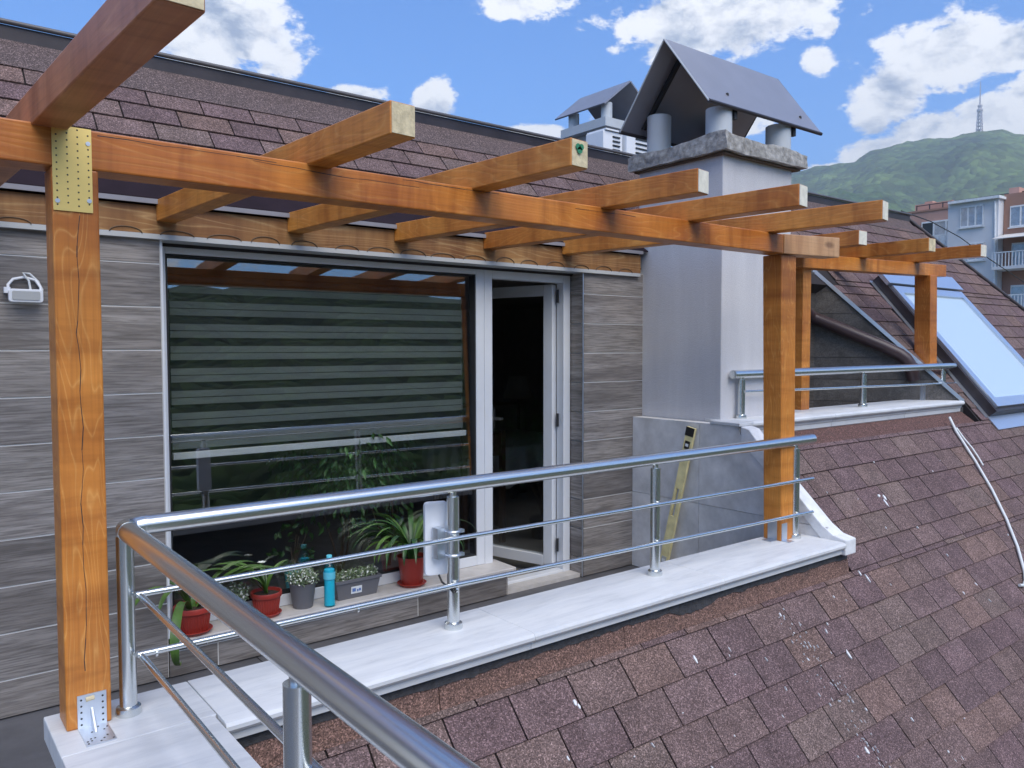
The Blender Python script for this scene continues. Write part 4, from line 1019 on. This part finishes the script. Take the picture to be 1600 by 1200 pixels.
# 1 strap-leaved plant at the left end
t = thing('potted_plant', 'red ribbed pot at the left end of the sill, long leaves hanging down its front', 'potted plant', (.60, 1.405, SZ), 'plants on the window sill')
zt = pot(t, .60, 1.405, .088, .125, 'terracotta')
for yaw, ln, wd, rise, dr_ in ((3.6, .50, .030, 1.1, 2.9), (3.9, .40, .03, 1.2, 2.9), (-.15, .46, .046, .95, 1.7), (-.30, .50, .050, .85, 1.5), (.1, .43, .044, 1.1, 1.9), (2.6, .36, .036, 1.3, 2.6), (-.5, .38, .040, 1.0, 1.8), (3.0, .34, .04, 1.35, 2.5), (1.2, .30, .036, 1.4, 2.0)):
    mb = MB(); strap(mb, (.60+.02*math.cos(yaw), 1.405+.02*math.sin(yaw), zt), yaw, ln, wd, rise, dr_, 14); mb.build('leaf', 'leaf_strap', t, smooth=60)
mb = MB(); strap(mb, (.57, 1.36, zt+.01), 4.25, .64, .042, .75, 4.1, 18); mb.build('leaf', 'leaf_strap', t, smooth=60)
# 2 second red pot, few leaves and white blossom
t = thing('potted_plant', 'small red ribbed pot with a few pale leaves and a white blossom', 'potted plant', (.972, 1.425, SZ), 'plants on the window sill')
zt = pot(t, .972, 1.425, .076, .118, 'terracotta')
for yaw, ln, wd, rise, dr_ in ((2.9, .34, .046, 1.1, 1.4), (3.4, .26, .040, 1.3, 1.7), (.2, .22, .036, 1.35, 1.4), (3.1, .40, .05, .85, 1.1), (1.5, .18, .03, 1.3, 1.), (2.6, .30, .044, 1.2, 1.5)):
    mb = MB(); strap(mb, (.972, 1.425, zt), yaw, ln, wd, rise, dr_); mb.build('leaf', 'leaf_strap', t, smooth=60)
mb = MB(); mb.tube([(.972, 1.425, zt), (.965, 1.42, zt+.10), (.95, 1.42, zt+.16)], .003, 6); mb.build('stem', 'leaf_dark', t)
mb = MB()
for k in range(6): leaf(mb, Vector((.95, 1.42, zt+.165)), Vector((math.cos(k), math.sin(k), .4)), .026, .02, Vector((0, 0, 1)))
mb.build('blossom', 'flower_white', t)
# bushy little plants
def bushy(par, cx_, cy_, z, rx, rz_, n_, fl_=.25, mat='leaf_small'):
    a = MB(); f_ = MB(); st = MB()
    for k in range(14):
        d = rv(); d.z = abs(d.z)+.4; st.tube([(cx_, cy_, z), (cx_+d.x*rx*.5, cy_+d.y*rx*.5, z+d.z*rz_*.5)], .0015, 4)
    for k in range(n_):
        d = rv()*random.random()**.4; p = Vector((cx_+d.x*rx, cy_+d.y*rx, z+rz_*.45+d.z*rz_*.62))
        (f_ if random.random() < fl_ else a).__class__
        leaf(f_ if random.random() < fl_ else a, p, rv(), random.uniform(.012, .022), random.uniform(.007, .011), rv())
    a.build('leaves', mat, par, kind='stuff'); f_.build('blossoms', 'flower_white', par, kind='stuff'); st.build('stems', 'stem', par, kind='stuff')
t = thing('potted_plant', 'tiny-leaved plant with white blossoms in a dark pot behind two red pots', 'potted plant', (.83, 1.455, SZ), 'plants on the window sill')
zt = pot(t, .83, 1.455, .040, .085, 'pot_grey', False, False); bushy(t, .83, 1.455, zt, .068, .11, 520, .25)
t = thing('potted_plant', 'round grey pot of white variegated foliage left of the blue bottle', 'potted plant', (1.175, 1.435, SZ), 'plants on the window sill')
zt = pot(t, 1.175, 1.435, .072, .135, 'pot_grey', False, False); bushy(t, 1.175, 1.435, zt, .082, .09, 900, .22)
# blue bottle
t = thing('water_bottle', 'transparent turquoise plastic water bottle with blue cap on the sill', 'bottle', (1.292, 1.355, SZ))
pf = [(.026, 0), (.030, .006)]
for k in range(9): pf += [(.0305, .014+.0135*k), (.0278, .0205+.0135*k)]
pf += [(.0305, .142), (.0312, .150), (.0312, .192), (.030, .200), (.024, .222), (.0145, .238), (.0125, .246), (.0125, .256)]
MB().lathe(pf, (1.292, 1.355, SZ), 24).build('body', 'bottle_blue', t, smooth=60)
MB().lathe([(.0268, .008), (.0270, .20), (.001, .201)], (1.292, 1.355, SZ), 16).build('water', 'water_blue', t, smooth=40)
MB().lathe([(.0316, .150), (.0316, .188)], (1.292, 1.355, SZ), 24, cap=False).build('label', 'label_aqua', t, smooth=40).scale = (1, 1, 1)
MB().lathe([(.0145, .257), (.015, .259), (.015, .274), (.0135, .276)], (1.292, 1.355, SZ), 16).build('cap', 'water_blue', t, smooth=40)
# rectangular planter
t = thing('planter_box', 'grey rectangular planter with a white label and low variegated foliage', 'planter', (1.46, 1.44, SZ))
x0, x1, y0, y1 = 1.345, 1.615, 1.385, 1.485; h_ = .105
mb = MB(); mb.hexa([(x0+.018, y0+.012, SZ), (x1-.018, y0+.012, SZ), (x1-.018, y1-.012, SZ), (x0+.018, y1-.012, SZ), (x0, y0, SZ+h_-.012), (x1, y0, SZ+h_-.012), (x1, y1, SZ+h_-.012), (x0, y1, SZ+h_-.012)])
mb.build('box', 'pot_grey', t, bevel=.004)
mb = MB(); frame_pts = ((x0-.006, x1+.006, y0-.006, y0+.006), (x0-.006, x1+.006, y1-.006, y1+.006), (x0-.006, x0+.006, y0+.0062, y1-.0062), (x1-.006, x1+.006, y0+.0062, y1-.0062))
for a, b_, c_, d_ in frame_pts: mb.box((a, c_, SZ+h_-.0118), (b_, d_, SZ+h_+.004))
mb.build('rim', 'pot_grey', t)
lab = MB().hexa([(1.435, y0+.0035, SZ+.028), (1.50, y0+.0035, SZ+.028), (1.50, y0+.0055, SZ+.028), (1.435, y0+.0055, SZ+.028), (1.435, y0-.0005, SZ+.068), (1.50, y0-.0005, SZ+.068), (1.50, y0+.001, SZ+.068), (1.435, y0+.001, SZ+.068)]).build('label', 'label_white', t)
mb = MB()
for a, b_, zz, hh in ((1.442, 1.462, .040, .018), (1.470, 1.478, .038, .012), (1.482, 1.493, .040, .014)): mb.box((a, y0-.0005, SZ+zz), (b_, y0+.004, SZ+zz+hh))
mb.build('print', 'label_blue', lab)
random.seed(5)
for k in range(5): bushy(t, 1.38+.05*k, 1.435, SZ+h_-.01, .042, .055, 240, .16)
# strap-leaved plant on the right
t = thing('potted_plant', 'red pot under a fountain of dark strap leaves near the door', 'potted plant', (1.835, 1.41, SZ), 'plants on the window sill')
zt = pot(t, 1.835, 1.41, .084, .165, 'terracotta', True, False)
random.seed(9)
for k in range(46):
    yaw = random.uniform(0, 6.28)
    if k < 13: yaw = random.uniform(2.5, 3.6)
    mb = MB(); strap(mb, (1.835+.02*math.cos(yaw), 1.41+.02*math.sin(yaw), zt), yaw, random.uniform(.34, .56), random.uniform(.022, .034), random.uniform(1.05, 1.5), random.uniform(2.0, 3.3), 12)
    mb.build('leaf', 'leaf_dark' if k % 3 else 'leaf_strap', t, smooth=60)
for yaw, ln in ((4.6, .52), (4.8, .50), (-.35, .50), (-.2, .46)):
    mb = MB(); strap(mb, (1.835, 1.40, zt), yaw, ln, .030, 1.25, 3.9, 16); mb.build('leaf', 'leaf_strap', t, smooth=60)

# ------------------------------------------------------------------ inside the room
random.seed(31)
bd = thing('roller_blind', 'striped day and night roller blind lowered behind the large window', 'blind', (1.45, 1.61, .55))
zt, zb_ = 1.415, .575; per = .112; k = 0
MB().box((.575, 1.618, zb_), (2.335, 1.620, zt)).build('sheer', 'blind_sheer', bd)
z = zb_+.012
while z < zt-.04:
    for dz, hh in ((0, .033), (.037, .033)):
        MB().box((.575, 1.606, z+dz), (2.335, 1.608, min(zt, z+dz+hh))).build('band', 'blind_band', bd)
    z += per
MB().box((.57, 1.572, zb_-.036), (2.34, 1.598, zb_-.002)).build('bottom_rail', 'blind_rail', bd, bevel=.003)
MB().tube([(.575, 1.64, zt+.03), (2.335, 1.64, zt+.03)], .022, 12).build('roller', 'sofa_dark', bd, smooth=40)
# indoor ficus and plants
def ficus(t, x, y, z, h_, n_, r_, seed):
    random.seed(seed)
    MB().lathe([(.09, 0), (.12, .16), (.125, .17), (.11, .17)], (x, y, z), 20).build('pot', 'pot_grey', t, smooth=40)
    st = MB(); tips = []
    for k in range(4):
        p = Vector((x, y, z+.15)); pts = [p.copy()]; d = Vector((random.gauss(0, .10), random.gauss(0, .10), 1)).normalized()
        for i in range(8):
            p = p+d*(h_-.15)/8; d = (d+rv()*.18).normalized(); pts.append(p.copy())
            if i > 3: tips.append(p.copy())
        st.tube(pts, [.008-.0007*i for i in range(9)], 6)
    st.build('trunk', 'stem', t, smooth=60)
    lv_ = MB()
    for k in range(n_):
        c0 = random.choice(tips); d = rv(); p = c0+d*r_*random.random()**.6
        dd = Vector((d.x*.6, d.y*.6, -.65+random.gauss(0, .3))); leaf(lv_, p, dd, random.uniform(.045, .075), random.uniform(.02, .03), rv()+Vector((0, -.6, .8)))
    lv_.build('crown', 'leaf_mid', t, kind='stuff')
t = thing('ficus_tree', 'leafy ficus standing indoors behind the lower window glass', 'plant', (1.62, 1.92, -.5)); ficus(t, 1.62, 1.92, -.5, 1.06, 620, .20, 3)
t = thing('ficus_tree', 'second indoor foliage plant close to the window mullion', 'plant', (2.02, 2.0, -.5)); ficus(t, 2.02, 2.0, -.5, 1.02, 420, .20, 8)
t = thing('vase_plant', 'small leafy cutting in a teal glass vase behind the window', 'plant', (1.235, 1.70, -.285))
MB().lathe([(.045, -.19), (.045, 0), (.035, .0), (.045, .06), (.05, .13), (.048, .15)], (1.235, 1.70, -.285), 18).build('vase', 'water_blue', t, smooth=40)
a = MB(); st = MB(); random.seed(12)
for k in range(70):
    d = rv(); p = Vector((1.235, 1.70, -.03))+Vector((d.x*.12, d.y*.05, d.z*.13)); leaf(a, p, rv(), .045, .025, rv())
for k in range(6):
    d = rv(); st.tube([(1.235, 1.70, -.15), (1.235+d.x*.09, 1.70+d.y*.04, .02+d.z*.05)], .003, 5)
a.build('leaves', 'leaf_dark', t, kind='stuff'); st.build('stems', 'stem', t)
# table with cloth, chair, lamp, cabinet
tb = thing('dining_table', 'dark wooden table inside the room beyond the open door', 'table', (4.15, 3.5, -.5))
MB().box((3.65, 3.0, .18), (4.75, 4.1, .215)).build('tabletop', 'dark_wood', tb)
for x in (3.72, 4.62):
    for y in (3.07, 3.97): MB().box((x, y, -.5), (x+.06, y+.06, .1795)).build('leg', 'dark_wood', tb)
cl = MB(); nn = 40; ring = []
x0, x1, y0, y1 = 3.58, 4.82, 2.93, 4.17
per_ = [(x0+(x1-x0)*i/nn, y0) for i in range(nn)]+[(x1, y0+(y1-y0)*i/nn) for i in range(nn)]+[(x1-(x1-x0)*i/nn, y1) for i in range(nn)]+[(x0, y1-(y1-y0)*i/nn) for i in range(nn)]
M_ = len(per_); vs = [(4.2+(x-4.2)*.93, 3.55+(y-3.55)*.93, .2185) for x, y in per_]
for lvl, dz in ((1, .012), (2, .17), (3, .30)):
    for i, (x, y) in enumerate(per_):
        wv = .02*math.sin(i*.9)*(lvl-1); vs.append((4.2+(x-4.2)*(.94+.012*lvl)+wv, 3.55+(y-3.55)*(.94+.012*lvl)+wv, .2185-dz-.03*math.sin(i*.31)*(lvl-1)))
cl.add(vs, [tuple(range(M_))]+[(l*M_+i, l*M_+(i+1) % M_, (l+1)*M_+(i+1) % M_, (l+1)*M_+i) for l in range(3) for i in range(M_)])
tag(cl.build('tablecloth', 'cloth_white', smooth=50), 'white cloth draped over the dark table inside', 'tablecloth')
lp = thing('table_lamp', 'table lamp with a pale shade deep inside the room', 'lamp', (4.95, 4.3, .2))
MB().lathe([(.10, -.7), (.10, -.685), (.015, -.67), (.015, .35), (.02, .36)], (4.95, 4.3, .2), 14).build('base', 'dark_wood', lp, smooth=40)
MB().lathe([(.17, .34), (.10, .58), (.098, .58), (.165, .34)], (4.95, 4.3, .2), 20, cap=False).build('lamp_shade', 'lamp_shade', lp, smooth=40)
chr_ = thing('wooden_chair', 'dark wooden chair beside the cloth-covered table', 'chair', (3.2, 2.75, -.5))
MB().box((3.0, 2.6, -.06), (3.42, 3.0, -.03)).build('seat', 'dark_wood', chr_)
for x in (3.0, 3.38):
    for y, zt_ in ((2.6, .42), (2.96, -.0602)): MB().box((x, y, -.5), (x+.04, y+.04, zt_ if zt_ < 0 else zt_)).build('leg', 'dark_wood', chr_) if zt_ < 0 else MB().box((x, y-.0405, -.5), (x+.04, y-.0005, zt_)).build('leg', 'dark_wood', chr_)
MB().box((3.041, 2.563, .22), (3.379, 2.595, .40)).build('backrest', 'dark_wood', chr_)
cbn = thing('sideboard', 'low pale sideboard against the far wall of the room', 'cabinet', (5.4, 5.7, -.5))
MB().box((4.6, 5.6, -.5), (6.1, 6.1, .35)).build('body', 'lamp_shade', cbn); 
for k in range(3): MB().box((4.63+.49*k, 5.58, -.42), (5.09+.49*k, 5.599, .30)).build('door', 'lamp_shade', cbn)

# ------------------------------------------------------------------ things on the flat roof behind the ridge
c2 = thing('rooftop_chimney', 'grey chimney with a small gabled metal hood standing behind the ridge', 'chimney', (7.45, 5.4, 2.6))
MB().box((7.12, 5.12, 2.6), (7.80, 5.76, 4.0)).build('shaft', 'plaster', c2)
MB().box((6.98, 5.0, 4.002), (7.93, 5.88, 4.118)).build('cap', 'pipe_grey', c2)
ay = (5.0, 5.98); ap = (7.45, 4.655); le = (6.97, 4.275); ri = (7.93, 4.275)
def hp(p, q, name):
    d = Vector((q[0]-p[0], 0, q[1]-p[1])).normalized(); nn_ = Vector((-d.z, 0, d.x)); nn_ = nn_ if nn_.z > 0 else -nn_
    v = [(p[0], ay[0], p[1]), (q[0], ay[0], q[1]), (q[0], ay[1], q[1]), (p[0], ay[1], p[1])]
    MB().hexa(v+[(a_[0]+nn_.x*.02, a_[1], a_[2]+nn_.z*.02) for a_ in v]).build(name, 'hood_metal', c2)
hp(ap, le, 'hood_panel'); hp(ap, ri, 'hood_panel')
for x in (7.10, 7.80):
    for y in (5.10, 5.74): MB().lathe([(.075, 4.11), (.075, 4.33)], (x, y, 0), 16).build('flue_pipe', 'pipe_grey', c2, smooth=40)
def ac(x0, x1, y0, y1, z0, z1, label):
    a_ = thing('air_conditioner', label, 'air conditioner', ((x0+x1)/2, y0, z0), 'outdoor units on the flat roof')
    MB().box((x0, y0, z0), (x1, y1, z1)).build('casing', 'white_plastic', a_, bevel=.01)
    g_ = MB()
    for k in range(9): zz = z0+.06+(z1-z0-.12)*k/8; g_.box((x0+.15, y0-.012, zz-.008), (x1-.05, y0-.001, zz+.008))
    g_.build('grille', 'far_dark', a_); MB().box((x0+.02, y0-.02, z1+.001), (x1-.02, y1, z1+.02)).build('lid', 'white_plastic', a_)
    for x in (x0+.05, x1-.1): MB().box((x, y0+.03, 2.6), (x+.05, y1-.03, z0-.001)).build('foot', 'zinc', a_)
ac(6.15, 6.47, 4.2, 4.5, 3.12, 3.64, 'narrow white air conditioning unit just left of the louvred one on the flat roof')
ac(6.49, 7.10, 4.15, 4.5, 3.10, 3.66, 'white louvred air conditioning unit beside the concrete chimney cap')

# ------------------------------------------------------------------ haze
HZ = 1
if HZ:
    hm = bpy.data.materials.new('haze'); hm.use_nodes = True; nt = hm.node_tree; nt.nodes.remove(nt.nodes['Principled BSDF'])
    pvn = N(nt, 'ShaderNodeVolumePrincipled'); pvn.inputs['Color'].default_value = (.84, .93, 1, 1); pvn.inputs['Density'].default_value = .00020; pvn.inputs['Anisotropy'].default_value = .2
    nt.links.new(pvn.outputs[0], nt.nodes['Material Output'].inputs['Volume']); MAT['haze'] = hm
    hz = MB().box((-5000, -5000, GZ-4.), (5600, 5600, 1250)).build('haze', 'haze'); hz['kind'] = 'stuff'
